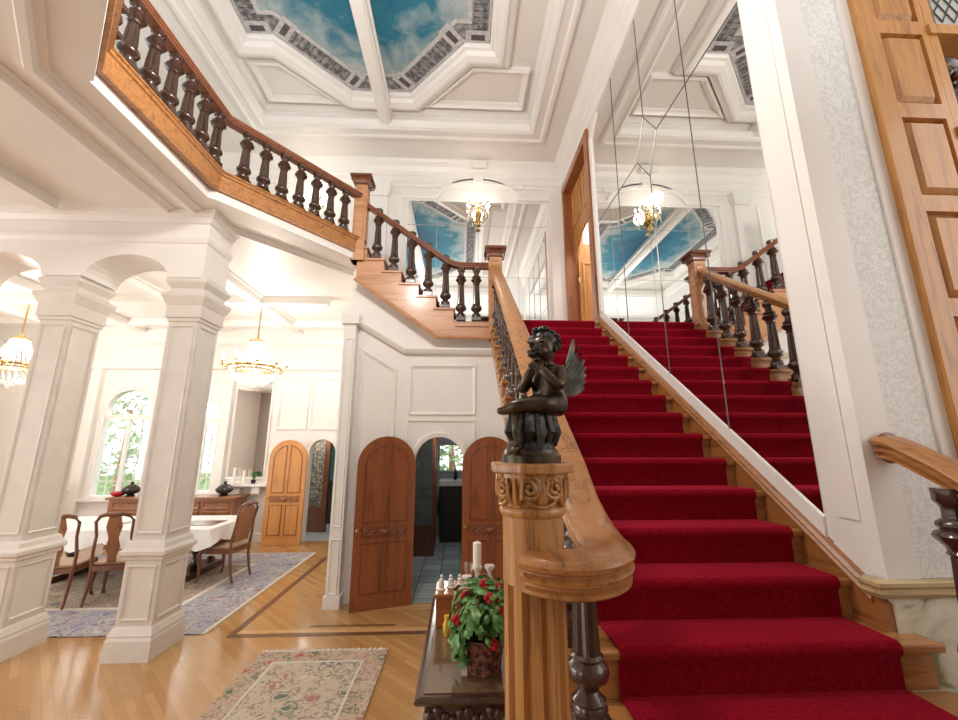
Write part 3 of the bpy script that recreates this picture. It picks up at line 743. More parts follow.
# second flight railing
r2 = empty('stair_railing', (-.4,5.42,LAND), 'red-brown handrail with dark balusters on the short upper flight', 'railing')
zl = 4.49
MB().sweep([(.42,5.42,zl),(.0,5.42,zl),(-.10,5.42,zl+.01),(-.22,5.42,zl+.06),(-1.36,5.42,zl+.06+1.14*.724),(-1.42,5.42,zl+.10+1.14*.724)][::-1], [(a*.8,b*.8) for a,b in HR]).build('handrail', MT['rail_red'], r2)
pb = make_bal(r2, (.20,5.42,LAND), zl-.063-LAND)
copy_bal(pb, (-.22,0,0))
for j, x in enumerate(XJ[:-1]):
    copy_bal(pb, (x-.12-.20, 0, R*(j+1)))
# balcony railing round the well
r3 = empty('balcony_railing', (A0[0],A0[1],ZU), 'balcony balustrade of dark turned balusters along the octagonal gallery', 'railing')
ZS = 4.60
bp = [A0,AB,BC,C1]
STR = [(-.035,0),(.03,0),(.035,.03),(.03,.05),(.03,.18),(.045,.19),(.045,.215),(.06,.225),(.06,.24),(-.06,.24),(-.06,.215),(-.035,.2)]
MB().sweep([(x,y,ZS) for x,y in bp], [(-a,b) for a,b in STR]).build('stringer', MT['oak_x'], r3)
MB().sweep([(x,y,5.53) for x,y in bp], [(a*.85,b*.85) for a,b in HR]).build('handrail', MT['rail_red'], r3)
zb = ZS+.24
pb3 = None
def along(a, b, ts):
    return [(a[0]+(b[0]-a[0])*t, a[1]+(b[1]-a[1])*t) for t in ts]
pts = along(A0,AB,[.155,.275,.395,.515,.635,.755,.875]) + along(AB,BC,[.09,.245,.40,.555,.71,.865]) + along(BC,C1,[(i+.5)/11 for i in range(11)])
for x, y in pts:
    if pb3 is None: pb3 = make_bal(r3, (x,y,zb), 5.53-.069-zb); b0 = (x, y)
    else: copy_bal(pb3, (x-b0[0], y-b0[1], 0))
# right-hand railing by the marble wainscot
r4 = empty('stair_railing', (2.08,1.6,.9), 'oak handrail stub descending from the wallpapered wall at the right', 'railing')
pth = [(2.085,1.93,1.935),(2.085,1.87,1.925),(2.09,1.80,1.885)]+[(2.09+.0*i,1.70-.12*i,1.83-.085*i) for i in range(8)]
MB().sweep(pth[::-1], HR, True).build('handrail', MT['oak_y'], r4)
MB().lathe([(.0,-.0),(.06,.0),(.075,.015),(.06,.03),(.02,.035)], 16).xf(Matrix.Translation((2.085,1.93,1.90)) @ Matrix.Rotation(PI/2,4,'X')).build('rosette', MT['rail_red'], r4)
pb4 = make_bal(r4, (2.05,1.68,SZ(-6)), 1.815-.08-SZ(-6))
copy_bal(pb4, (0,-.25,-R)); copy_bal(pb4, (0,-.5,-2*R))

# newel posts
def newel(x, y, z0, z1, label, w=.085, capw=.155, base=True, mat='stair_red'):
    t = empty('newel_post', (x,y,z0), label, 'newel post')
    zc = z1-.15
    p = MB().box(x-w,x+w,y-w,y+w,z0,zc)
    for mp_ in (WX(y-w),): p.frame(x-w+.02,x+w-.02,z0+.32,zc-.06,mp_,.015,.012)
    p.frame(y-w+.02,y+w-.02,z0+.32,zc-.06,WY(x-w),.015,.012); p.frame(y-w+.02,y+w-.02,z0+.32,zc-.06,WY(x+w,-1),.015,.012)
    p.build('post', MT[mat], t)
    MB().sqlathe([(w+.012,0),(w+.012,.22),(w+.006,.25),(w,.27)],(x,y,z0)).build('base', MT[mat], t)
    c = MB().sqlathe([(w,0),(w+.015,.01),(w+.01,.03),(w+.03,.08),(capw*.9,.105),(capw,.11),(capw,.14),(capw*.95,.15)],(x,y,zc))
    for sx in (-1,1):
        for sy in (-1,1): c.torus((x+sx*(capw-.04),y+sy*(capw-.03),zc+.075),.022,.012,12,6,'y')
    c.build('carved_cap', MT['mahog'], t)
newel(.47,5.41,3.36,4.72,'square oak newel post with dark carved cap at the landing corner')
newel(-1.50,5.41,4.48,5.83,'square newel post with dark carved cap where gallery meets upper flight')
# front newel with carved capital and statue
NX, NY = .222, 1.305
t = empty('newel_post', (NX,NY,SZ(-8)), 'round fluted oak newel post with scroll-carved capital carrying the cherub', 'newel post')
NB = SZ(-8)
def fluted(r, z0, z1, nfl=11):
    vs=[]; seg=nfl*8
    def rr(i): 
        u=(i%8)
        return r-(.020 if u==4 else .016 if u in (3,5) else .0)
    zs=[z0,z1]
    m=MB()
    for z in zs:
        for i in range(seg):
            a=2*PI*i/seg; vs.append((NX+rr(i)*math.cos(a),NY+rr(i)*math.sin(a),z))
    m.add(vs,[(i,(i+1)%seg,seg+(i+1)%seg,seg+i) for i in range(seg)]+[tuple(range(seg))[::-1],tuple(range(seg,2*seg))],False)
    return m
fluted(.092,NB+.12,1.56).lathe([(.0925,1.52-1.5),(.0925,1.545-1.5),(.0925,1.715-1.5)],48,(NX,NY,1.5)).build('shaft', MT['oak_z'], t)
MB().lathe([(.125,0),(.125,.08),(.105,.10),(.11,.115),(.096,.13)],32,(NX,NY,NB)).build('base', MT['oak_z'], t)
MB().lathe([(.09,0),(.10,.008),(.103,.018),(.10,.028),(.092,.034),(.094,.05),(.100,.09),(.109,.125),(.108,.128)],40,(NX,NY,1.70)).build('capital_bell', MT['oak_z'], t)
ob=[(NX+.124/math.cos(PI/8)*math.cos(PI/8+PI/4*i),NY+.124/math.cos(PI/8)*math.sin(PI/8+PI/4*i)) for i in range(8)]
MB().prism(ob,1.828,1.858).build('abacus', MT['oak_z'], t, bevel=.006)
cv=MB(); lv=MB()
for q in range(8):
    a=PI/4*q+PI/8-PI/2-.25
    def cyl(ang, rad, z): return (NX+rad*math.cos(ang), NY+rad*math.sin(ang), z)
    # spiral volute pairs wrapped on the bell
    for s in (-1,1):
        pth=[]
        for i in range(26):
            th=i*.52; r=.036*(1-i/29)
            pth.append(cyl(a+s*.36+s*r*math.cos(th+PI*.5)/.105, .106+.004*(i/26), 1.788+r*math.sin(th+PI*.5)))
        if q%2==0: cv.tube(pth,[.0068]*26,6)
    if q%2==0:
        cv.tube([cyl(a+s_/.105,.100,1.795-.06+8*s_*s_) for s_ in [(-.07+.14*i/12) for i in range(13)]],.005,6)
        for w_ in (-.25,-.12,0,.12,.25):
            lv.tube([cyl(a+w_*.25,.098,1.745),cyl(a+w_*.8,.108,1.785),cyl(a+w_*1.3,.113,1.81)],[.004,.008,.003],6)
    else:
        for w_ in (-.2,0,.2):
            lv.tube([cyl(a+w_*.3,.098,1.735),cyl(a+w_,.105,1.76),cyl(a+w_*1.2,.112,1.815)],[.006,.010,.004],6)
cv.build('scrolls', MT['oak_z'], t); lv.build('acanthus_leaves', MT['oak_z'], t)

# ------------------------------------------------------------------ cherub statue
t = empty('cherub_statue', (NX,NY,1.858), 'dark bronze winged cherub seated on a rocky stump atop the front newel', 'statue')
rd = random.Random(3)
MB().lathe([(.094,0),(.094,.022),(.086,.028),(.084,.038)],32,(NX,NY,1.858)).build('base_disc', MT['bronze'], t)
stp = MB(); seg=26
prf=[(.080,.036),(.072,.046),(.067,.075),(.065,.10),(.067,.12),(.072,.13),(.066,.142),(.03,.147)]
stp.lathe(prf,seg,(NX,NY,1.858))
stp.v=[(NX+(x-NX)*(1+rd.uniform(-.12,.12)),NY+(y-NY)*(1+rd.uniform(-.09,.09)),z) for x,y,z in stp.v]
stp.build('stump', MT['stump'], t)
def skin_mesh(name, verts, edges, radii, mat, parent, root=0, sub=2):
    o_=OFF[parent.name]
    me=bpy.data.meshes.new(name); me.from_pydata([Vector(v)-o_ for v in verts],edges,[])
    o=bpy.data.objects.new(name,me); col.objects.link(o); o.parent=parent; OFF[o.name]=o_
    o.modifiers.new('skin','SKIN').use_smooth_shade=True
    for i,r in enumerate(radii):
        me.skin_vertices[0].data[i].radius=(r,r)
    me.skin_vertices[0].data[root].use_root=True
    s=o.modifiers.new('sub','SUBSURF'); s.levels=sub; s.render_levels=sub
    me.materials.append(mat); return o
D=Vector((NX+.066,NY+.005,0)); Z0=2.022
ca,sa=math.cos(math.radians(-38)),math.sin(math.radians(-38))
def W(x,y,z): return (D.x+ca*x-sa*y, D.y+sa*x+ca*y, Z0+z)
V=[(0,.0,.025,.054),(0,-.004,.075,.047),(0,-.014,.118,.050),(.0,-.026,.148,.027),(.0,-.036,.172,.038),(0,-.036,.212,.044),
   (-.052,-.014,.122,.025),(-.066,-.066,.062,.021),(-.026,-.082,.112,.016),(-.014,-.080,.132,.014),
   (.052,-.014,.122,.025),(.066,-.060,.062,.021),(.026,-.082,.112,.016),(.014,-.080,.132,.014),
   (-.030,-.014,.012,.038),(-.050,-.105,.004,.029),(-.052,-.125,-.060,.021),(-.050,-.118,-.115,.014),(-.052,-.148,-.126,.012),
   (.034,-.016,.012,.038),(.030,-.100,.012,.030),(-.048,-.140,.006,.022),(-.088,-.146,-.008,.015),(-.108,-.152,-.006,.011)]
Ed=[(0,1),(1,2),(2,3),(3,4),(4,5),(2,6),(6,7),(7,8),(8,9),(2,10),(10,11),(11,12),(12,13),(0,14),(14,15),(15,16),(16,17),(17,18),(0,19),(19,20),(20,21),(21,22),(22,23)]
skin_mesh('body',[W(x,y,z) for x,y,z,r in V],Ed,[r for *_,r in V],MT['bronze'],t)
HL=(0,-.040,.196)
def hw(x,y,z): return W(HL[0]+x,HL[1]+y,HL[2]+z)
fc=MB()
fc.sphere(hw(0,0,0),.047,14,10,(.92,1,1.05))
fc.sphere(hw(0,-.047,-.004),.009,8,6)
for q in (-1,1):
    fc.sphere(hw(q*.020,-.034,-.014),.017,8,6); fc.sphere(hw(q*.018,-.042,.008),.0065,8,6); fc.sphere(hw(q*.046,.004,-.002),.010,8,6,(.6,1,1.3)); fc.sphere(hw(q*.018,-.042,.017),.009,8,6,(1.3,1,.4))
fc.sphere(hw(0,-.042,-.020),.008,8,6,(1.5,1.2,.5)); fc.sphere(hw(0,-.036,-.036),.012,8,6)
fc.build('face', MT['bronze'], t)
hr=MB()
hr.sphere(hw(0,.014,.022),.048,14,10)
for i in range(70):
    th=rd.uniform(0,2*PI); ph=rd.uniform(.05,1.9)
    d=Vector((math.sin(ph)*math.cos(th),math.sin(ph)*math.sin(th),math.cos(ph)))
    if d.y<-.12 and d.z<.78: continue
    c_=hw(d.x*.050,.010+d.y*.050,.020+d.z*.050)
    hr.torus(c_,rd.uniform(.007,.011),.0045,8,5,rd.choice('xyz'))
hr.build('hair', MT['stump'], t)
fing=MB()
for q,h in ((-1,V[9]),(1,V[13])):
    for m_ in range(4):
        dx=(-.009+.006*m_); L=(.018,.022,.020,.016)[m_]
        fing.tube([W(h[0]+dx,h[1]-.004,h[2]-.004),W(h[0]+dx*1.1,h[1]-.008,h[2]+L*.5),W(h[0]+dx*1.2,h[1]+.004,h[2]+L)],[.0036,.0033,.0025],6)
    fing.tube([W(h[0]+q*.010,h[1],h[2]-.010),W(h[0]+q*.016,h[1]+.006,h[2]+.004),W(h[0]+q*.013,h[1]+.010,h[2]+.012)],[.004,.0036,.0026],6)
fing.build('fingers', MT['bronze'], t)
for s_ in (1,-1):
    w=MB()
    for q in range(8):
        a=.05+.14*q; L=.150-.011*q
        b=Vector((s_*.018,.040,.105-.007*q)); tip=b+Vector((s_*L*math.sin(a+.22),.050,L*math.cos(a+.22)))
        mid=(b+tip)/2+Vector((s_*.012,.012,0))
        w.tube([W(*b),W(*mid),W(*tip)],[.011,.015,.004],8)
    w.build('wing', MT['verdi'], t)
dr_=MB()
for q in range(9):
    a=-2.6+q*.42; x_,y_=NX+.070*math.cos(a),NY+.070*math.sin(a)
    dr_.tube([(x_,y_,2.005),(x_*1.0+.012*math.cos(a),y_+.012*math.sin(a),1.95),(x_+.006*math.cos(a),y_+.006*math.sin(a),1.900+rd.uniform(0,.04))],[.016,.020,.007],7)
dr_.build('drapery', MT['stump'], t)

# ------------------------------------------------------------------ mirrors
mt = empty('wall_mirror', (1.975,3.8,2.9), 'huge wall mirror of jointed panels beside the red stairs', 'mirror')
def mbot(y): return capz(y)+.115
ML,MR,MTOP=5.28,2.225,6.80
MB().prism([(MR,mbot(MR)),(ML,mbot(ML)),(ML,6.55),(5.0,6.78),(MR,6.80)],.002,.008,WY(XW)).build('pane', MT['mirror'], mt)
fr=MB()
fr.prism([(MR,mbot(MR)-.11),(ML+.12,mbot(ML+.12)-.11),(ML+.12,mbot(ML+.12)),(MR,mbot(MR))],0,.02,WY(XW))
fr.mould([(MR,6.80),(5.0,6.78),(ML,6.56),(ML,mbot(ML))],[(0,0),(0,-.02),(.05,-.035),(.09,-.035),(.09,0)],False,lambda a,b,c:(XW+c,a,b)) if False else None
fr.prism([(ML,3.75),(ML+.09,3.75),(ML+.09,6.6),(ML,6.56)],0,.03,WY(XW))
fr.prism([(ML,6.55),(ML+.09,6.6),(5.02,6.88),(MR,6.90),(MR,6.80),(5.0,6.78)],0,.03,WY(XW))
fr.build('frame', MT['trimp'], mt)
jn=MB()
def jline(a,b,w=.0045): 
    jn.tube([(XW-.009,a[0],a[1]),(XW-.009,b[0],b[1])],w,4,False)
jline((2.915,mbot(2.915)),(2.915,6.80)); jline((3.67,mbot(3.67)),(3.665,4.70)); jline((3.69,5.45),(3.69,6.80)); jline((4.50,mbot(4.5)),(4.45,6.79),.005)
for p_,q_ in (((3.69,5.45),(3.455,5.09)),((3.455,5.09),(3.665,4.70)),((3.665,4.70),(3.916,5.055)),((3.916,5.055),(3.69,5.45)),((3.916,5.055),(5.22,5.10)),((3.455,5.09),(2.225,5.056))): jline(p_,q_,.005)
jn.build('joints', MT['lead'], mt)
lm = empty('wall_mirror', (.25,YB-.005,4.3), 'jointed mirror on the landing wall below the plaster arch', 'mirror')
MB().prism([(-1.06,LAND+.02),(1.60,LAND+.02),(1.60,6.56),(-1.06,6.56)],.004,.010,mpb).build('pane', MT['mirror'], lm)
MB().prism([(ACX-.72,6.56),(ACX+.72,6.56)]+arc(ACX,6.50,.76,.46,PI*.05,PI*.95,14),.004,.010,mpb).build('arch_plate', MT['trimp'], lm)
MB().frame(-1.10,1.64,LAND+.0,6.60,mpb,.04,.025).build('frame', MT['trimp'], lm)
jn=MB()
for x in (-.50,.29,1.05): jn.box(x-.006,x+.006,YB-.013,YB-.010,LAND+.05,6.56)
for z in (6.05,5.0): jn.box(-1.06,1.60,YB-.013,YB-.010,z-.006,z+.006)
jn.build('joints', MT['silver'], lm)
dm = empty('wall_mirror', (-4.53,8.99,1.25), 'framed mirror above the white mantel in the dining room', 'mirror')
MB().prism([(-4.90,1.28),(-4.17,1.28),(-4.17,3.30),(-4.90,3.30)],.004,.010,WX(9.0)).build('pane', MT['mirror'], dm)

# landing doorway in the right wall
d = empty('door_1', (XW,6.24,LAND), 'tall oak doorway with arched head on the landing', 'door', kind='structure')
fo = MB()
fo.prism([(5.42,LAND),(5.56,LAND),(5.56,dz-.06),(5.42,dz+.08)],-.02,.05,WY(XW)); fo.prism([(6.90,LAND),(7.02,LAND),(7.02,dz+.08),(6.90,dz-.06)],-.02,.05,WY(XW))
fo.prism([(5.42,dz+.08),(5.56,dz-.06),(6.90,dz-.06),(7.02,dz+.08)],-.02,.05,WY(XW))
fo.prism([(6.90,LAND),(6.98,LAND),(6.98,dz),(6.90,dz)],-.30,-.02,WY(XW)); fo.prism([(5.50,LAND),(5.56,LAND),(5.56,dz),(5.50,dz)],-.30,-.02,WY(XW)); fo.prism([(5.5,dz-.06),(6.98,dz-.06),(6.98,dz),(5.5,dz)],-.30,-.02,WY(XW))
fo.build('door_frame', wood('russet_door_frame',(.15,.045,.015),(.34,.12,.04),'z'), d)
tp = MB(); ar = arc(6.23,5.05,.67,.62,PI,0,16)
for i in range(16): tp.prism([ar[i],ar[i+1],(ar[i+1][0],dz-.06),(ar[i][0],dz-.06)],-.16,-.12,WY(XW))
tp.frame(6.3,6.85,5.95,6.65,WY(XW+.12),.05,.02); tp.frame(5.6,6.2,5.95,6.65,WY(XW+.12),.05,.02)
tp.build('arched_head', MT['panel_z'], d)
lf = MB().box(XW+.16,XW+.9,6.80,6.85,LAND,5.6); lf.frame(XW+.22,XW+.8,LAND+.2,LAND+1.6,WX(6.80),.05,.02); lf.build('door_leaf', MT['panel_z'], d)
hg=MB()
for z in (LAND+.35,LAND+1.2): hg.box(XW+.14,XW+.17,6.77,6.80,z,z+.10)
hg.build('hinge', MT['brass'], d)
S(MB().box(XW+.15,3.6,5.3,8.0,LAND-.1,LAND), 'floor_closet', MT['oak_x'])
S(MB().box(3.5,3.6,5.3,8.0,LAND,ZC).box(XW+.15,3.6,7.4,7.5,LAND,ZC).box(XW+.15,3.6,5.25,5.3,LAND,ZC), 'wall_closet', MT['paint'])

# ------------------------------------------------------------------ right: pilaster, oak panelling, wainscot
S(MB().box(XW-.012,XW+.15,YF-.012,YF+.24,1.30,6.9), 'trim_17', MT['trimp'])
S(MB().box(XW-.02,XW-.012,YF+.06,YF+.18,1.55,6.8), 'trim_18', MT['trimp'])
pm=MB()
pm.prism([(2.37,1.30),(2.44,1.30),(2.44,6.9),(2.37,6.9)],0,.02,WX(YF))
S(pm,'trim_19',MT['trimp'])
S(MB().box(2.03,2.371,YF-.008,YF,1.31,6.9), 'wall_paper_strip', MT['paper'])
S(MB().box(XW+.0,4.5,YF-.012,YF,0,1.24), 'wainscot_marble', MT['marble'])
S(MB().mould([(4.5,YF-.002),(XW-.045,YF-.002),(XW-.045,YF+.06)],[(0,1.23),(.02,1.23),(.035,1.25),(.03,1.27),(.045,1.285),(.045,1.30),(0,1.31)],False), 'trim_20', wood('pale_oak_rail',(.30,.20,.08),(.55,.42,.22),'x'))
S(MB().box(XW+.0,4.5,YF-.03,YF-.012,0,.86), 'baseboard_hall', MT['marble'])
t = empty('oak_panelling', (2.9,YF-.03,1.3), 'golden oak wall panelling with raised panels at the right edge', 'panelling')
bd=MB()
bd.box(2.44,2.87,YF-.02,YF-.001,1.33,6.86)
bd.box(2.44,2.555,YF-.06,YF-.02,1.33,6.86).box(2.83,2.87,YF-.06,YF-.02,1.33,6.86)
for i in range(9):
    if 5.62-.61*i-.51 > 1.33: bd.box(2.555,2.83,YF-.06,YF-.02,5.62-.61*i,5.62-.61*i+.10)
bd.build('stiles_and_rails', MT['panel_z'], t)
for i in range(9):
    zt_=5.62-.61*i; zb_=zt_-.51
    if zb_<1.35: break
    x0_,x1_=2.562,2.823
    p=MB().add([(x0_,YF-.022,zb_+.01),(x1_,YF-.022,zb_+.01),(x1_,YF-.022,zt_-.01),(x0_,YF-.022,zt_-.01),(x0_+.032,YF-.066,zb_+.045),(x1_-.032,YF-.066,zb_+.045),(x1_-.032,YF-.066,zt_-.045),(x0_+.032,YF-.066,zt_-.045)],[(0,1,5,4),(1,2,6,5),(2,3,7,6),(3,0,4,7),(4,5,6,7),(3,2,1,0)])
    p.build('raised_panel', MT['panel_z'], t)
t = empty('oak_cabinet', (3.3,YF-.1,2.9), 'oak display cabinet with leaded glass at the top right corner', 'cabinet')
cb=MB()
cb.box(2.872,2.93,YF-.06,YF+.33,2.2,6.2).box(3.75,3.82,YF-.06,YF+.33,2.2,6.2)
for z in (3.66,4.40,2.86,5.6): cb.box(2.872,3.82,YF-.075,YF+.33,z,z+.07)
cb.build('carcass', MT['panel_z'], t)
MB().box(2.93,3.75,YF+.30,YF+.33,2.2,6.2).build('back_panel', MT['black'], t)
lf=MB().box(2.93,2.96,YF-.05,YF-.01,4.47,5.6).box(3.71,3.75,YF-.05,YF-.01,4.47,5.6).box(2.93,3.75,YF-.05,YF-.01,4.47,4.50)
lf.build('door_frame', MT['mahog'], t)
MB().box(2.96,3.71,YF-.025,YF-.02,4.50,5.6).build('pane', plain('milky_leaded_glass',(.45,.47,.44),.15), t)
ld=MB()
for i in range(-10,12):
    for s in (-1,1):
        x0=2.96+i*.08
        q=[(x0+s*0,4.55),(x0+s*1.0*.6,5.6)]
        pts_=[(x,z) for x,z in [(q[0][0]+(q[1][0]-q[0][0])*k/20,q[0][1]+(q[1][1]-q[0][1])*k/20) for k in range(21)] if 2.96<=x<=3.71]
        if len(pts_)>1: ld.tube([(x,YF-.028,z) for x,z in (pts_[0],pts_[-1])],.005,4,False)
ld.build('lead_came', MT['lead'], t)
cs=empty('carved_figure',(3.03,YF+.02,3.73),'dark carved ornament standing in the oak cabinet niche','ornament')
MB().lathe([(.07,0),(.07,.03),(.04,.06),(.035,.12),(.06,.2),(.075,.28),(.05,.34),(.03,.38),(.05,.40)],20,(3.04,YF+.03,3.73)).build('stem',MT['dark'],cs)
sc2=MB()
for i in range(7): sc2.sphere((2.96+.03*i,YF-.03,4.15+.02*math.sin(i*2)),.03,8,6)
sc2.sphere((3.04,YF+.02,4.26),.085,12,8,(1.2,.6,.6)); sc2.build('carved_top',MT['dark'],cs)

# ------------------------------------------------------------------ arched doors
def arch_leaf(name, loc, rz, w, h, mats, label, knob_left=True):
    t = empty(name, loc, label, 'door', rz=rz, local=True, kind='structure')
    m1, m2 = mats
    r=w/2; zs=h-r
    ou=[(0,0),(w,0)]+arc(r,zs,r,r,0,PI,20)
    mp=WX(0)
    MB().prism(ou,-.022,.022,mp).build('leaf', m1, t)
    def panel(pts):
        g=MB().mould(pts,[(0,.022),(.006,.034),(.016,.036),(.024,.024),(.03,.022)],True,mp); 
        return g
    i=.085; mid=.03
    for s in (0,1):
        x0,x1=(i,r-mid) if s==0 else (r+mid,w-i)
        rr=x1-x0
        if s==0: top=arc(x1,zs-.02,rr,rr*1.1,PI,PI/2,8)[::-1]; pts=[(x0,.98),(x1,.98)]+top
        else: top=arc(x0,zs-.02,rr,rr*1.1,0,PI/2,8); pts=[(x0,.98),(x1,.98)]+top
        a_=sum(pts[k][0]*pts[(k+1)%len(pts)][1]-pts[(k+1)%len(pts)][0]*pts[k][1] for k in range(len(pts)))
        if a_<0: pts=pts[::-1]
        g=panel(pts); ins=MB().prism([(x0+(px-x0)*1.0,pz) for px,pz in pts],.0222,.0245,mp)
        o=g.build('upper_panel', m2, t); ins.build('panel_field', m1 if mats[0] is MT['door_red'] else m1, o)
        pts=[(x0,.18),(x1,.18),(x1,.76),(x0,.76)]
        o=panel(pts).build('lower_panel', m2, t); MB().prism(pts,.0222,.0245,mp).build('panel_field', m1, o)
    cb=MB(); rd_=random.Random(2)
    cb.prism([(i,.80),(w-i,.80),(w-i,.93),(i,.93)],.022,.026,mp)
    for k in range(26):
        x=i+.03+(w-2*i-.06)*k/25; z=.865+.03*math.sin(k*1.3)
        cb.sphere((x,-.028,z),.02,7,5,(1,.6,.8))
    cb.sphere((r,-.03,.865),.045,10,6,(1.3,.5,.8))
    cb.build('carved_band', m2, t)
    kx=.045 if knob_left else w-.045
    MB().lathe([(.022,0),(.022,.006),(.008,.01),(.008,.03),(.024,.045),(.026,.055),(.018,.066),(.004,.068)],14).xf(Matrix.Translation((kx,-.022,.90)) @ Matrix.Rotation(PI/2,4,'X')).build('knob', MT['brass'], t)
    return t
RD=(MT['door_red'],MT['door_red2'])
a1=math.atan2(5.50-5.29,-.60+1.30)
arch_leaf('door_2',(-1.30,5.29,.004),a1,.735,2.03,RD,'red-brown arched door leaf standing open left of the archway')
arch_leaf('door_3',(.02,5.48,.004),-.06,.735,2.03,RD,'red-brown arched door leaf right of the archway, behind the newel')
arch_leaf('door_4',(-3.91,8.66,.004),-.05,.77,2.03,(MT['door_or'],MT['door_or2']),'honey-coloured arched door leaf standing open in the dining room')

# corridor furniture
t=empty('china_cabinet',(-.75,8.0,0),'dark cabinet with glass door just inside the archway','cabinet')
cc=MB().box(-1.15,-.47,7.7,8.3,0,.12).box(-.52,-.47,7.7,7.75,.12,2.1).box(-.52,-.47,8.25,8.3,.12,2.1).box(-1.15,-.47,7.7,8.3,2.05,2.16).box(-1.15,-1.10,7.7,8.3,.12,2.1).box(-1.15,-.47,7.72,7.75,.1,.5)
for z in (.5,.95,1.4): cc.box(-1.1,-.5,7.75,8.28,z,z+.02)
cc.box(-1.10,-1.06,7.70,7.75,.5,2.05)
cc.build('carcass',MT['mahog'],t); MB().box(-1.06,-.53,7.715,7.72,.52,2.04).build('glass_front',MT['dglass'],t)
ci=0
for z in (.52,.97,1.42):
    for x in (-.98,-.82,-.66):
        MB().lathe([(.03,0),(.012,.01),(.01,.08),(.04,.12),(.045,.2),(.04,.21)],10,(x,7.95,z)).build('goblet',MT['porc'],label='white goblet on a shelf inside the china cabinet',cat='goblet',group='goblets in the china cabinet')
t=empty('kitchen_counter',(-.1,8.9,0),'black counter with pale stone top under the bright little window','counter')
MB().box(-.42,.40,8.75,9.45,0,1.10).build('base',MT['black'],t); MB().box(-.45,.41,8.70,9.48,1.10,1.20).build('top',MT['granite'],t)
t=empty('bottle',(-.12,9.1,1.2),'dark bottle standing on the counter below the bright window','bottle')
MB().lathe([(.035,0),(.035,.16),(.012,.21),(.012,.27)],12,(-.12,9.1,1.2)).build('glass',MT['black'],t); MB().lathe([(.014,.27),(.014,.30)],10,(-.12,9.1,1.2)).build('cap',MT['brass'],t)
t=empty('window_4',(-3.05,10.87,1.1),'teal lit pane glimpsed inside the small passage','window',kind='structure')
MB().box(-3.45,-2.65,10.85,10.9,1.05,2.0).build('pane',plain('teal_glass',(.12,.34,.32),.2),t)

# ------------------------------------------------------------------ rugs
def rug(x0,x1,y0,y1,name,label,mats,bw,fr='y'):
    t=empty(name,((x0+x1)/2,(y0+y1)/2,0),label,'rug')
    MB().box(x0+bw,x1-bw,y0+bw,y1-bw,.004,.011).build('field',mats[0],t)
    MB().mould([(x0,y0),(x1,y0),(x1,y1),(x0,y1)],[(0,.004),(0,.011),(bw,.011),(bw,.004)],True).build('border',mats[1],t)
    g=MB().mould([(x0+bw*.92,y0+bw*.92),(x1-bw*.92,y0+bw*.92),(x1-bw*.92,y1-bw*.92),(x0+bw*.92,y1-bw*.92)],[(0,.011),(0,.0125),(bw*.09,.0125),(bw*.09,.011)],True)
    g.build('guard_stripe',MT['cream'],t)
    rr=random.Random(4)
    if fr=='y':
        for y,s in ((y0,-1),(y1,1)):
            f=MB(); x=x0
            while x<x1-.012:
                L=.06+rr.uniform(-.012,.012); a=rr.uniform(-.012,.012)
                f.add([(x,y,.009),(x+.011,y,.009),(x+.011+a,y+s*L,.004),(x+a,y+s*L,.004)],[(0,1,2,3)]); x+=.013
            f.build('fringe',MT['cream'],t,kind='stuff')
    else:
        for x,s in ((x0,-1),(x1,1)):
            MB().box(min(x,x+s*.05),max(x,x+s*.05),y0,y1,.003,.008).build('fringe',MT['cream'],t)
rug(-6.9,-2.68,4.78,8.05,'dining_rug','large blue and grey patterned rug under the dining table',(MT['rug_bc'],MT['rug_b']),.75,'x')
rug(-1.86,-.68,2.3,4.36,'hall_rug','small beige floral rug on the hall floor',(MT['rug_s'],MT['rug_sb']),.20,'y')

# ------------------------------------------------------------------ dining furniture
t=empty('dining_table',(-5.0,6.85,0),'long dark wood dining table in the room beyond the columns','table')
MB().box(-6.35,-3.62,6.32,7.42,.70,.745).build('tabletop',MT['mahog'],t,bevel=.01)
for x in (-4.05,-5.9):
    p=MB().lathe([(.06,.10),(.09,.14),(.06,.2),(.05,.26),(.09,.36),(.1,.44),(.06,.52),(.08,.6),(.14,.70)],16,(x,6.87,0))
    p.box(x-.16,x+.16,6.45,7.3,.012,.10); p.sphere((x,6.5,.10),.07,10,6); p.sphere((x,7.25,.10),.07,10,6)
    p.build('pedestal',MT['dark'],t)
# cloth
cl=MB(); nx,ny=40,16
def clz(x,y):
    return .752
xs=[-6.42+i*(2.86)/nx for i in range(nx+1)]; ys=[6.26+j*1.22/ny for j in range(ny+1)]
vs=[];fs=[]
for y in ys:
    for x in xs: vs.append((x,y,.749))
for j in range(ny):
    for i in range(nx): a=j*(nx+1)+i; fs.append((a,a+1,a+nx+2,a+nx+1))
cl.add(vs,fs,True)
per=[(x,ys[0]) for x in xs]+[(xs[-1],y) for y in ys[1:]]+[(x,ys[-1]) for x in xs[::-1][1:]]+[(xs[0],y) for y in ys[::-1][1:-1]]
n=len(per); vs=[]; 
for q in range(4):
    for i,(x,y) in enumerate(per):
        w=math.sin(i*1.1)*.012*q; k=1+.012*q
        vs.append((-5.0+(x+5.0)*k+w*.5,6.87+(y-6.87)*k+w,.749-q*.075-(.02*math.sin(i*.55)*q if q else 0)))
cl.add(vs,[(q*n+i,q*n+(i+1)%n,(q+1)*n+(i+1)%n,(q+1)*n+i) for q in range(3) for i in range(n)],True)
cl.build('tablecloth',MT['cloth'],label='white tablecloth draped over the dining table',cat='tablecloth')
MB().box(-4.2,-3.70,6.55,6.95,.752,.757).build('placemat',MT['mahog'],label='dark placemat at the near right end of the white tablecloth',cat='placemat')
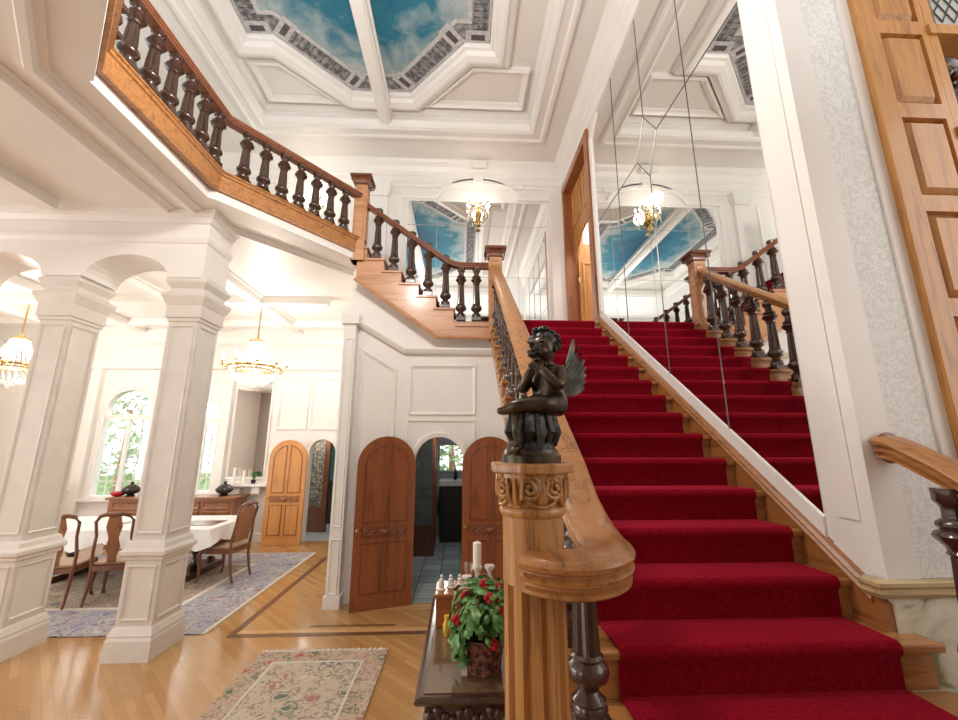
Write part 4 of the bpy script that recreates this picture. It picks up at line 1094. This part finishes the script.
tr_=MB().lathe([(.10,0),(.13,.01),(.14,.03),(.13,.028),(.10,.012)],20,(-5.2,6.8,.752)); tr_.build('dish',MT['porc'],label='white dish in the middle of the dining table',cat='dish')

def chair(loc,rz,label,padded=False):
    t=empty('dining_chair',loc,label,'chair','dark wooden dining chairs',rz,True)
    def cab(x,y,s,front): 
        if front: return [(x,y,.42),(x+s*.012,y-.03,.36),(x+s*.006,y-.012,.22),(x,y+.0,.08),(x+s*.01,y-.02,.02),(x+s*.012,y-.03,.0)],[.030,.036,.022,.016,.022,.026]
        return [(x,y,.45),(x,y+.01,.30),(x,y+.04,.12),(x,y+.08,.0)],[.022,.022,.019,.017]
    for s in (-1,1):
        p,r=cab(s*.23,-.22,s,True); MB().tube(p,r,10).build('leg',MT['mahog'],t)
        p,r=cab(s*.19,.20,s,False); MB().tube(p,r,8).build('leg',MT['mahog'],t)
    f=MB().box(-.24,.24,-.25,-.20,.38,.44).box(-.21,.21,.18,.22,.38,.44)
    f.prism([(-.25,-.24),(-.22,-.24),(-.18,.22),(-.21,.22)],.38,.44).prism([(.25,-.24),(.22,-.24),(.18,.22),(.21,.22)],.38,.44)
    f.build('seat_frame',MT['mahog'],t)
    MB().prism([(-.245,-.25),(.245,-.25),(.20,.20),(-.20,.20)],.44,.475).build('seat',MT['seat'],t,bevel=.015)
    b=MB()
    for s in (-1,1): b.tube([(s*.20,.20,.42),(s*.205,.215,.60),(s*.185,.24,.80),(s*.20,.27,.97),(s*.15,.285,1.04)],[.021,.020,.017,.018,.02],8)
    b.tube([(-.17,.283,1.03),(-.09,.287,1.055),(0,.285,1.045),(.09,.287,1.055),(.17,.283,1.03)],[.02,.026,.032,.026,.02],8)
    b.build('back_frame',MT['mahog'],t)
    if padded:
        pd=MB().prism([(-.15,.52),(.15,.52),(.16,.95),(.08,1.02),(-.08,1.02),(-.16,.95)],-.02,.02,lambda a,b_,c:(a,.19+.17*(b_-.44)+c-.02,b_))
        pd.build('back_panel',MT['walnut'],t)
    else:
        sp=MB().prism([(-.05,.46),(.05,.46),(.045,.55),(.075,.66),(.05,.76),(.085,.90),(.06,1.03),(-.06,1.03),(-.085,.90),(-.05,.76),(-.075,.66),(-.045,.55)],-.009,.009,lambda a,b_,c:(a,.19+.16*(b_-.44)+c,b_))
        sp.build('splat',MT['walnut'],t)
        sh=MB().sphere((0,.275,1.05),.03,10,6,(1.6,.6,.8)); sh.sphere((-.055,.28,1.052),.018,8,6); sh.sphere((.055,.28,1.052),.018,8,6); sh.build('crest_carving',MT['mahog'],t)
    return t
chair((-5.02,6.06,.011),PI-.35+PI,'dark splat-back chair partly hidden behind the leftmost column') if False else None
chair((-4.98,5.70,.012),PI+.30,'dark splat-back dining chair beside the far-left column')
chair((-4.42,5.86,.012),PI+.22,'dark splat-back dining chair just left of the nearer column')
chair((-3.46,6.60,.012),-PI*.5-.18,'high-backed padded dining chair at the right end of the table',True)

# sideboard
t=empty('sideboard',(-5.6,8.6,0),'carved walnut sideboard beneath the arched windows','sideboard')
sb=MB().box(-6.75,-4.42,8.42,8.93,.10,.90); sb.build('body',MT['walnut'],t)
MB().box(-6.80,-4.37,8.38,8.95,.90,.945).build('top',MT['walnut'],t,bevel=.01)
MB().box(-6.72,-4.45,8.45,8.9,0,.10).build('plinth',MT['mahog'],t)
for i in range(4):
    x0=-6.70+i*.565
    dr=MB().frame(x0+.03,x0+.535,.16,.68,WX(8.42),.05,.03); dr.sphere((x0+.28,8.40,.42),.12,12,8,(1,.2,1.2))
    d_=dr.build('door',MT['walnut'],t); MB().sphere((x0+.06,8.385,.44),.014,8,6).build('knob',MT['brass'],d_)
    d_=MB().frame(x0+.03,x0+.535,.72,.86,WX(8.42),.03,.025).build('drawer',MT['walnut'],t); MB().sphere((x0+.28,8.385,.79),.014,8,6).build('knob',MT['brass'],d_)
for x,l in ((-6.52,'dark lidded bowl on the sideboard left of the panelled column'),(-4.72,'dark lidded bowl at the right end of the sideboard')):
    t=empty('lidded_bowl',(x,8.62,.945),l,'bowl')
    MB().lathe([(.07,0),(.09,.01),(.05,.03),(.12,.06),(.155,.10),(.155,.12)],20,(x,8.62,.945)).build('bowl',MT['urn'],t)
    MB().lathe([(.16,.12),(.15,.14),(.10,.19),(.05,.22),(.02,.235),(.03,.25),(.028,.27),(.005,.28)],20,(x,8.62,.945)).build('lid',MT['urn'],t)
MB().lathe([(.05,0),(.10,.02),(.12,.06),(.11,.08),(.06,.09),(.01,.095)],16,(-6.74,8.6,.945)).build('red_bowl',MT['red'],label='small red bowl at the left end of the sideboard',cat='bowl')

# mantel shelf with things
t=empty('mantel_shelf',(-4.35,8.95,1.12),'white mantel shelf below the dining room mirror','shelf')
MB().box(-4.85,-3.98,8.78,9.0,1.10,1.15).build('board',MT['trimp'],t); [MB().box(x_,x_+.15,8.84,9.0,.95,1.10).build('bracket',MT['trimp'],t) for x_ in (-4.7,-4.3)]
for i,(x,h) in enumerate(((-4.70,.32),(-4.50,.26),(-4.02,.30))):
    l=('tall white candle nearest the window on the mantel shelf','shorter white candle beside the little plant on the mantel shelf','white candle at the right end of the mantel shelf')[i]
    t=empty('candle',(x,8.88,1.15),l,'candle'); MB().lathe([(.03,0),(.03,h),(.02,h+.003)],12,(x,8.88,1.15)).build('wax',MT['candle'],t); MB().lathe([(.003,h),(.003,h+.02)],6,(x,8.88,1.15)).build('wick',MT['black'],t)
t=empty('potted_plant',(-4.30,8.88,1.15),'tiny dark potted plant on the white mantel shelf','plant')
MB().lathe([(.04,0),(.05,.07),(.052,.08)],12,(-4.30,8.88,1.15)).build('pot',MT['urn'],t)
fl=MB(); rr=random.Random(8)
for i in range(26):
    a=rr.uniform(0,2*PI); L=rr.uniform(.05,.15); fl.tube([(-4.30,8.88,1.22),(-4.30+.04*math.cos(a),8.88+.04*math.sin(a),1.24+L)],[.004,.012],5)
fl.build('foliage',MT['leaf'],t)
t=empty('flower_arrangement',(-8.1,8.6,0),'red flowers in a dark urn at the far left edge','flowers')
MB().lathe([(.13,0),(.13,.03),(.05,.1),(.05,.55),(.16,.75),(.18,.85)],16,(-8.1,8.4,0)).build('urn',MT['urn'],t)
fl=MB()
for i in range(60):
    th=rr.uniform(0,2*PI); ph=rr.uniform(0,1.6); d_=Vector((math.sin(ph)*math.cos(th),math.sin(ph)*math.sin(th),math.cos(ph)))
    fl.sphere((-8.1+d_.x*.2,8.4+d_.y*.2,.95+d_.z*.25),.04,6,4)
fl.build('blooms',MT['red'],t)

# ------------------------------------------------------------------ chandeliers and sconces
def strands(mb,pairs,nb,r0):
    for (a,b,sag) in pairs:
        a=Vector(a); b=Vector(b)
        for i in range(nb+1):
            u=i/nb; p=a+(b-a)*u; p.z-=sag*4*u*(1-u)
            r=r0
            mb.add([(p.x+r,p.y,p.z),(p.x,p.y+r,p.z),(p.x-r,p.y,p.z),(p.x,p.y-r,p.z),(p.x,p.y,p.z+r*1.5),(p.x,p.y,p.z-r*1.5)],
                   [(0,1,4),(1,2,4),(2,3,4),(3,0,4),(1,0,5),(2,1,5),(3,2,5),(0,3,5)])
def chandelier(x,y,zt_,label,power):
    t=empty('chandelier',(x,y,zt_),label,'chandelier','crystal chandeliers of the dining room')
    MB().lathe([(.10,0),(.09,-.03),(.03,-.05),(.01,-.06)],16,(x,y,zt_)).build('ceiling_rose',MT['trimp'],t)
    zc=3.74
    MB().tube([(x,y,zt_-.05),(x,y,zc)],.012,8).build('rod',MT['brass'],t)
    MB().torus((x,y,zc-.06),.11,.016).lathe([(.10,-.07),(.06,-.02),(.015,.02)],16,(x,y,zc)).build('crown',MT['brass'],t)
    zr=3.22
    MB().torus((x,y,zr),.40,.022,28).torus((x,y,zr-.04),.30,.014,24).build('ring',MT['brass'],t)
    cr=MB(); N=28; prs=[]
    for i in range(N):
        a=2*PI*i/N; c,s=math.cos(a),math.sin(a)
        prs.append(((x+.11*c,y+.11*s,zc-.08),(x+.38*c,y+.38*s,zr+.02),.10))
    strands(cr,prs,13,.015); cr.build('crystal_strands',MT['crystal'],t)
    cr=MB(); prs=[]
    for i in range(N):
        a=2*PI*i/N; c,s=math.cos(a),math.sin(a)
        prs.append(((x+.38*c,y+.38*s,zr-.03),(x+.06*c,y+.06*s,zr-.30),.09))
    strands(cr,prs,10,.016); cr.lathe([(.03,-.30),(.06,-.33),(.035,-.38),(.005,-.40)],12,(x,y,zr)); cr.build('crystal_basket',MT['crystal'],t)
    for i in range(10):
        a=2*PI*i/10+.2; c,s=math.cos(a),math.sin(a)
        p=(x+.50*c,y+.50*s)
        ar=MB().tube([(x+.40*c,y+.40*s,zr),(x+.44*c,y+.44*s,zr-.05),(x+.48*c,y+.48*s,zr-.02),(p[0],p[1],zr+.04)],.010,6)
        ar.lathe([(.012,.03),(.035,.05),(.03,.055)],10,(p[0],p[1],zr)); o=ar.build('arm',MT['brass'],t)
        MB().lathe([(.011,.05),(.011,.12)],8,(p[0],p[1],zr)).build('candle_sleeve',MT['candle'],o)
        MB().lathe([(.012,.12),(.022,.15),(.016,.185),(.003,.21)],8,(p[0],p[1],zr)).build('bulb',MT['bulb'],o)
    if power:
        L=bpy.data.lights.new('chandelier_light','POINT'); L.energy=power; L.color=(1,.94,.85); L.shadow_soft_size=.25
        o=bpy.data.objects.new('chandelier_light',L); col.objects.link(o); o.location=(x,y,3.55)
chandelier(-3.55,6.93,ZL-.14,'crystal chandelier hanging over the table right of the nearer column',115)
chandelier(-7.45,6.90,ZL-.14,'crystal chandelier cut off by the left edge of the picture',100)

def sconce(x,z,label,power):
    y=YB-.02
    t=empty('wall_sconce',(x,y,z),label,'sconce','crystal wall sconces of the landing')
    MB().lathe([(.05,-.26),(.012,-.2),(.02,-.1),(.06,0),(.03,.08),(.02,.2),(.045,.24),(.01,.28)],14,(x,y-.08,z)).build('stem',MT['brass'],t)
    MB().sphere((x,y-.02,z),.06,12,8,(1,.35,1.8)).build('backplate',MT['brass'],t)
    cr=MB()
    for i in range(7):
        a=PI+PI*i/6; c,s=math.cos(a),math.sin(a); dx,dy=.20*c,.15*s-.0
        zt2=z+.08+(.14 if i%2 else 0)
        ar=MB().tube([(x,y-.08,z-.02),(x+dx*.5,y-.08+dy*.5,z-.08),(x+dx,y-.08+dy,zt2-.02)],.008,6); ar.lathe([(.008,-.02),(.026,0),(.02,.004)],8,(x+dx,y-.08+dy,zt2)); o=ar.build('arm',MT['brass'],t)
        MB().lathe([(.009,0),(.009,.06)],8,(x+dx,y-.08+dy,zt2)).build('candle_sleeve',MT['candle'],o)
        MB().lathe([(.010,.06),(.019,.085),(.013,.115),(.003,.135)],8,(x+dx,y-.08+dy,zt2)).build('bulb',MT['bulb'],o)
        strands(cr,[((x+dx,y-.08+dy,zt2-.02),(x+dx,y-.08+dy,zt2-.16),0),((x,y-.08,z+.22),(x+dx,y-.08+dy,zt2-.02),.05)],6,.011)
    cr.build('crystal_drops',MT['crystal'],t)
    L=bpy.data.lights.new('sconce_light','POINT'); L.energy=power; L.color=(1,.90,.74); L.shadow_soft_size=.12
    o=bpy.data.objects.new('sconce_light',L); col.objects.link(o); o.location=(x,y-.36,z+.25)
sconce(.29,6.26,'lit crystal wall sconce on the landing mirror under the plaster arch',4)
sconce(-2.85,6.25,'lit wall sconce glowing behind the balcony balusters',8)

# ------------------------------------------------------------------ console table with flowers
t=empty('console_table',(.1,2.7,0),'dark carved console table against the stair side','table')
tz=.80; x0,x1,y0,y1=-.19,.36,2.10,3.40
MB().rectlathe([(-.02,tz-.045),(.0,tz-.035),(.012,tz-.02),(.0,tz-.006),(-.012,tz-.004)],(x1-x0)/2,(y1-y0)/2,((x0+x1)/2,(y0+y1)/2,0)).build('top',MT['dark'],t)
MB().box(x0+.03,x1-.03,y0+.03,y1-.03,tz-.004,tz).build('glass_top',plain('brown_veneer',(.16,.10,.055),.08,coat=.6),t)
ap=MB().box(x0+.04,x1-.02,y0+.04,y1-.04,tz-.17,tz-.045)
rr=random.Random(6)
for i in range(14): ap.sphere((x0+.06+.035*i,y0+.04,tz-.105+.02*math.sin(i*1.7)),.026,8,5,(1,.6,1.2))
for i in range(32): ap.sphere((x0+.04,y0+.06+.038*i,tz-.105+.02*math.sin(i*1.7)),.026,8,5,(.6,1,1.2))
ap.build('apron',MT['dark'],t)
for x in (x0+.07,x1-.07):
    for y in (y0+.08,y1-.08):
        MB().lathe([(.045,0),(.05,.04),(.03,.07),(.04,.2),(.05,.3),(.03,.36),(.035,.5),(.045,tz-.17)],12,(x,y,0)).build('leg',MT['dark'],t)
# basket of red flowers
BX,BY=.125,2.33
t=empty('flower_basket',(BX,BY,tz),'wicker basket of green leaves and red flowers on the console table','flower basket')
b=MB().lathe([(.078,.0),(.082,.01),(.100,.15),(.094,.152),(.078,.03)],24,(BX,BY,tz))
for i in range(11): b.torus((BX,BY,tz+.008+.0142*i),.083+.0018*i,.0075,24,6)
for i in range(16):
    a=2*PI*i/16; b.tube([(BX+.085*math.cos(a),BY+.085*math.sin(a),tz),(BX+.105*math.cos(a),BY+.105*math.sin(a),tz+.155)],.005,5)
b.build('basket',MT['wicker'],t)
MB().tube([(BX+.09*math.cos(PI-PI*i/14),BY,tz+.14+.30*math.sin(PI*i/14)) for i in range(15)],.007,6).build('handle',MT['wicker'],t)
lv=MB(); rr=random.Random(12)
for i in range(520):
    th=rr.uniform(0,2*PI); ph=rr.uniform(.0,1.9); rad=rr.uniform(.07,.20)
    d_=Vector((math.sin(ph)*math.cos(th),math.sin(ph)*math.sin(th),math.cos(ph)))
    p=Vector((BX,BY,tz+.22))+Vector((d_.x*rad,d_.y*rad*1.0,d_.z*rad*1.05))
    if i>430: p=Vector((BX-.11+rr.uniform(-.05,.04),BY-.03+rr.uniform(-.07,.07),tz+.06+rr.uniform(0,.14))); d_=Vector((-.7,-.4,.3))
    if p.x > .37: continue
    p.z=max(p.z,tz+.02)
    L=rr.uniform(.024,.048); W=L*rr.uniform(1.0,1.4)
    n_=(d_+Vector((rr.uniform(-.6,.6),rr.uniform(-.6,.6),rr.uniform(-.2,.8)))).normalized()
    u=n_.cross(Vector((rr.uniform(-1,1),rr.uniform(-1,1),.3))).normalized(); w=n_.cross(u)
    lv.add([p-u*L,p-w*W*.5-n_*.0-u*L*.2,p+n_*.006-u*L*.1,p+w*W*.5-u*L*.2,p+u*L,p-w*W*.4+u*L*.4,p+w*W*.4+u*L*.4],[(0,1,2),(0,2,3),(1,5,2),(2,6,3),(5,4,2),(2,4,6)])
lv.build('foliage',MT['leaf'],t)
for (dx,dy,dz_) in ((-.05,-.09,.33),(-.08,-.06,.28),(.02,-.10,.36),(.05,-.08,.34),(.07,-.04,.39),(-.10,-.02,.34),(.04,-.12,.16),(.0,-.05,.41),(-.14,-.06,.25),(.09,-.10,.30)):
    f=MB(); c=Vector((BX+dx,BY+dy,tz+dz_))
    for q in range(6):
        a=2*PI*q/6; f.sphere((c.x+.014*math.cos(a),c.y-.004+.010*math.sin(a*2),c.z+.014*math.sin(a)),.013,7,5,(1,.7,1))
    f.sphere(c,.014,7,5); f.build('flower',MT['red'],t)
MB().box(BX-.115,BX-.085,BY-.07,BY-.06,tz+.002,tz+.13).build('card',MT['candle'],label='white card leaning beside the wicker basket',cat='card')
# wooden box with things on it
t=empty('wooden_box',(0,2.95,tz),'reddish wooden box standing behind the flower basket','box')
MB().box(-.15,.12,2.80,3.05,tz,tz+.17).build('body',MT['cherry'],t,bevel=.006); MB().box(-.16,.13,2.79,3.06,tz+.17,tz+.195).build('lid',MT['cherry'],t,bevel=.006)
MB().lathe([(.016,0),(.022,.015),(.024,.06),(.014,.085),(.018,.11)],12,(-.075,2.70,tz)).build('yellow_vase',MT['yellow'],label='yellow vase in front of the reddish wooden box',cat='vase')
def figurine(x,y,z,h,label):
    t=empty('figurine',(x,y,z),label,'figurine','white figurines on the console table')
    MB().lathe([(.026,0),(.028,.006),(.018,.012)],12,(x,y,z)).build('base',MT['porc'],t)
    MB().lathe([(.016,.012),(.022,.03*h/.1),(.014,.055*h/.1),(.017,.068*h/.1),(.007,.078*h/.1)],10,(x,y,z)).sphere((x,y,z+.09*h/.1),.011,8,6).build('body',MT['porc'],t)
figurine(-.12,2.88,tz+.195,.09,'white figurine at the left edge of the wooden box')
figurine(-.06,2.92,tz+.195,.075,'short white figurine between the two others on the wooden box')
figurine(.0,2.90,tz+.195,.085,'white figurine right of centre on the wooden box')
def candlestick(x,y,z,h,label):
    t=empty('candlestick',(x,y,z),label,'candlestick','white candlesticks on the console table')
    MB().lathe([(.045,0),(.048,.012),(.018,.03),(.014,h*.4),(.026,h*.5),(.014,h*.6),(.016,h*.85),(.036,h*.95),(.036,h)],14,(x,y,z)).build('stick',MT['porc'],t)
    return t
candlestick(.05,3.14,tz,.20,'white candlestick left of the tall pillar candle')
candlestick(.125,3.18,tz,.255,'white candlestick holding the tall pillar candle')
MB().lathe([(.03,0),(.03,.155),(.024,.16),(.004,.158),(.003,.175)],14,(.125,3.18,tz+.255)).build('pillar_candle',MT['candle'],label='tall white pillar candle behind the red flowers',cat='candle')
candlestick(.21,3.10,tz,.28,'white candlestick right of the tall pillar candle')
MB().lathe([(.03,0),(.032,.003),(.006,.012),(.005,.05),(.03,.08),(.034,.14),(.031,.14),(.026,.082)],14,(.06,2.96,tz+.195)).build('goblet',MT['glass'],label='clear glass goblet on the wooden box beside the candles',cat='goblet')
# ------------------------------------------------------------------ outside
S(MB().box(-30,20,9.6,40,-.6,-.5), 'ground_outside', MT['grass'])
def tree(x,y,h,r,label,n=700,seed=1):
    rr=random.Random(seed)
    t=empty('tree',(x,y,-.5),label,'tree','trees outside the windows')
    MB().tube([(x,y,-.5),(x+.1,y,h*.4),(x,y+.1,h*.75)],[.16,.12,.05],8).build('trunk',MT['walnut'],t)
    f=MB()
    for i in range(n):
        d_=Vector((rr.gauss(0,1),rr.gauss(0,1),rr.gauss(0,1))).normalized()*rr.uniform(.5,1)
        p=Vector((x+d_.x*r,y+d_.y*r,h*.55+d_.z*h*.5)); L=rr.uniform(.09,.2)
        u=Vector((rr.gauss(0,1),rr.gauss(0,1),rr.gauss(0,1))).normalized(); w=u.cross(Vector((rr.gauss(0,1),rr.gauss(0,1),rr.gauss(0,1)))).normalized()
        f.add([p-u*L,p+w*L*.4,p+u*L,p-w*L*.4],[(0,1,2,3)])
    f.build('foliage',MT['tree'],t,kind='stuff')
tree(-11.5,14.5,4.2,1.8,'leafy green tree outside the left arched window',520,1)
tree(-9.3,14.0,3.4,1.5,'leafy green tree outside between the arched windows',520,2)
tree(-.4,14.5,3.4,1.7,'leafy green tree outside the little corridor window',1200,3)

# ------------------------------------------------------------------ lights
def area(name,loc,rot,sx,sy,e,c=(1,.98,.96)):
    L=bpy.data.lights.new(name,'AREA'); L.shape='RECTANGLE'; L.size=sx; L.size_y=sy; L.energy=e; L.color=c
    o=bpy.data.objects.new(name,L); col.objects.link(o); o.location=loc; o.rotation_euler=rot; return o
area('right_hall_fill',(4.4,-.3,3.6),(PI/2,0,PI/2),3.4,3.0,62)  # added fill for wallpaper and front newel; the wall has no window
area('left_front_fill',(-5.6,-2.4,2.5),(PI/2,0,0),3.6,3.0,75)  # added front fill for the columns; no opening in the wall behind it
area('upper_front_fill',(-1.2,-2.3,5.95),(PI/2,0,0),6.5,1.5,45)  # added fill behind the camera, just inside invented upper openings
area('left_side_fill',(-9.9,2.5,2.2),(PI/2,0,-PI/2),5.0,2.6,230)  # added fill bouncing off the floor onto the soffit; solid wall behind
def point(name,loc,e,r,c=(1,.95,.88)):
    L=bpy.data.lights.new(name,'POINT'); L.energy=e; L.shadow_soft_size=r; L.color=c
    o=bpy.data.objects.new(name,L); col.objects.link(o); o.location=loc
point('hall_overhead_fill',(-1.0,2.2,5.2),200,.2)  # added overhead fill above the view, no chandelier hangs here
point('corridor_fill',(-.3,7.4,2.3),26,.1)  # added fill to brighten the corridor and its tiles, no fixture
point('passage_point',(-3.3,9.55,2.2),12,.1)  # bare point light inside the passage, no fixture modelled
point('closet_point',(2.8,6.3,6.3),70,.2)  # bare point light behind the landing doorway, no fixture modelled
w=bpy.data.worlds.new('world'); sc.world=w; w.use_nodes=True
bg=w.node_tree.nodes['Background']; bg.inputs[0].default_value=(.93,.97,1,1); bg.inputs[1].default_value=2.6

# ------------------------------------------------------------------ camera
cd=bpy.data.cameras.new('camera'); cam=bpy.data.objects.new('camera',cd); col.objects.link(cam)
cd.sensor_fit='HORIZONTAL'; cd.sensor_width=36; cd.lens=402/958*36; cd.clip_start=.05
cam.location=(0,0,EYE); cam.rotation_euler=(PI/2+math.radians(12.1),0,-math.radians(2.5))
sc.camera=cam
vs=sc.view_settings; vs.view_transform='Standard'; vs.look='None'; vs.gamma=1; vs.use_curve_mapping=False; vs.exposure=.2
sc.cycles.use_denoising=True; sc.cycles.max_bounces=10; sc.cycles.diffuse_bounces=6; sc.cycles.sample_clamp_indirect=6
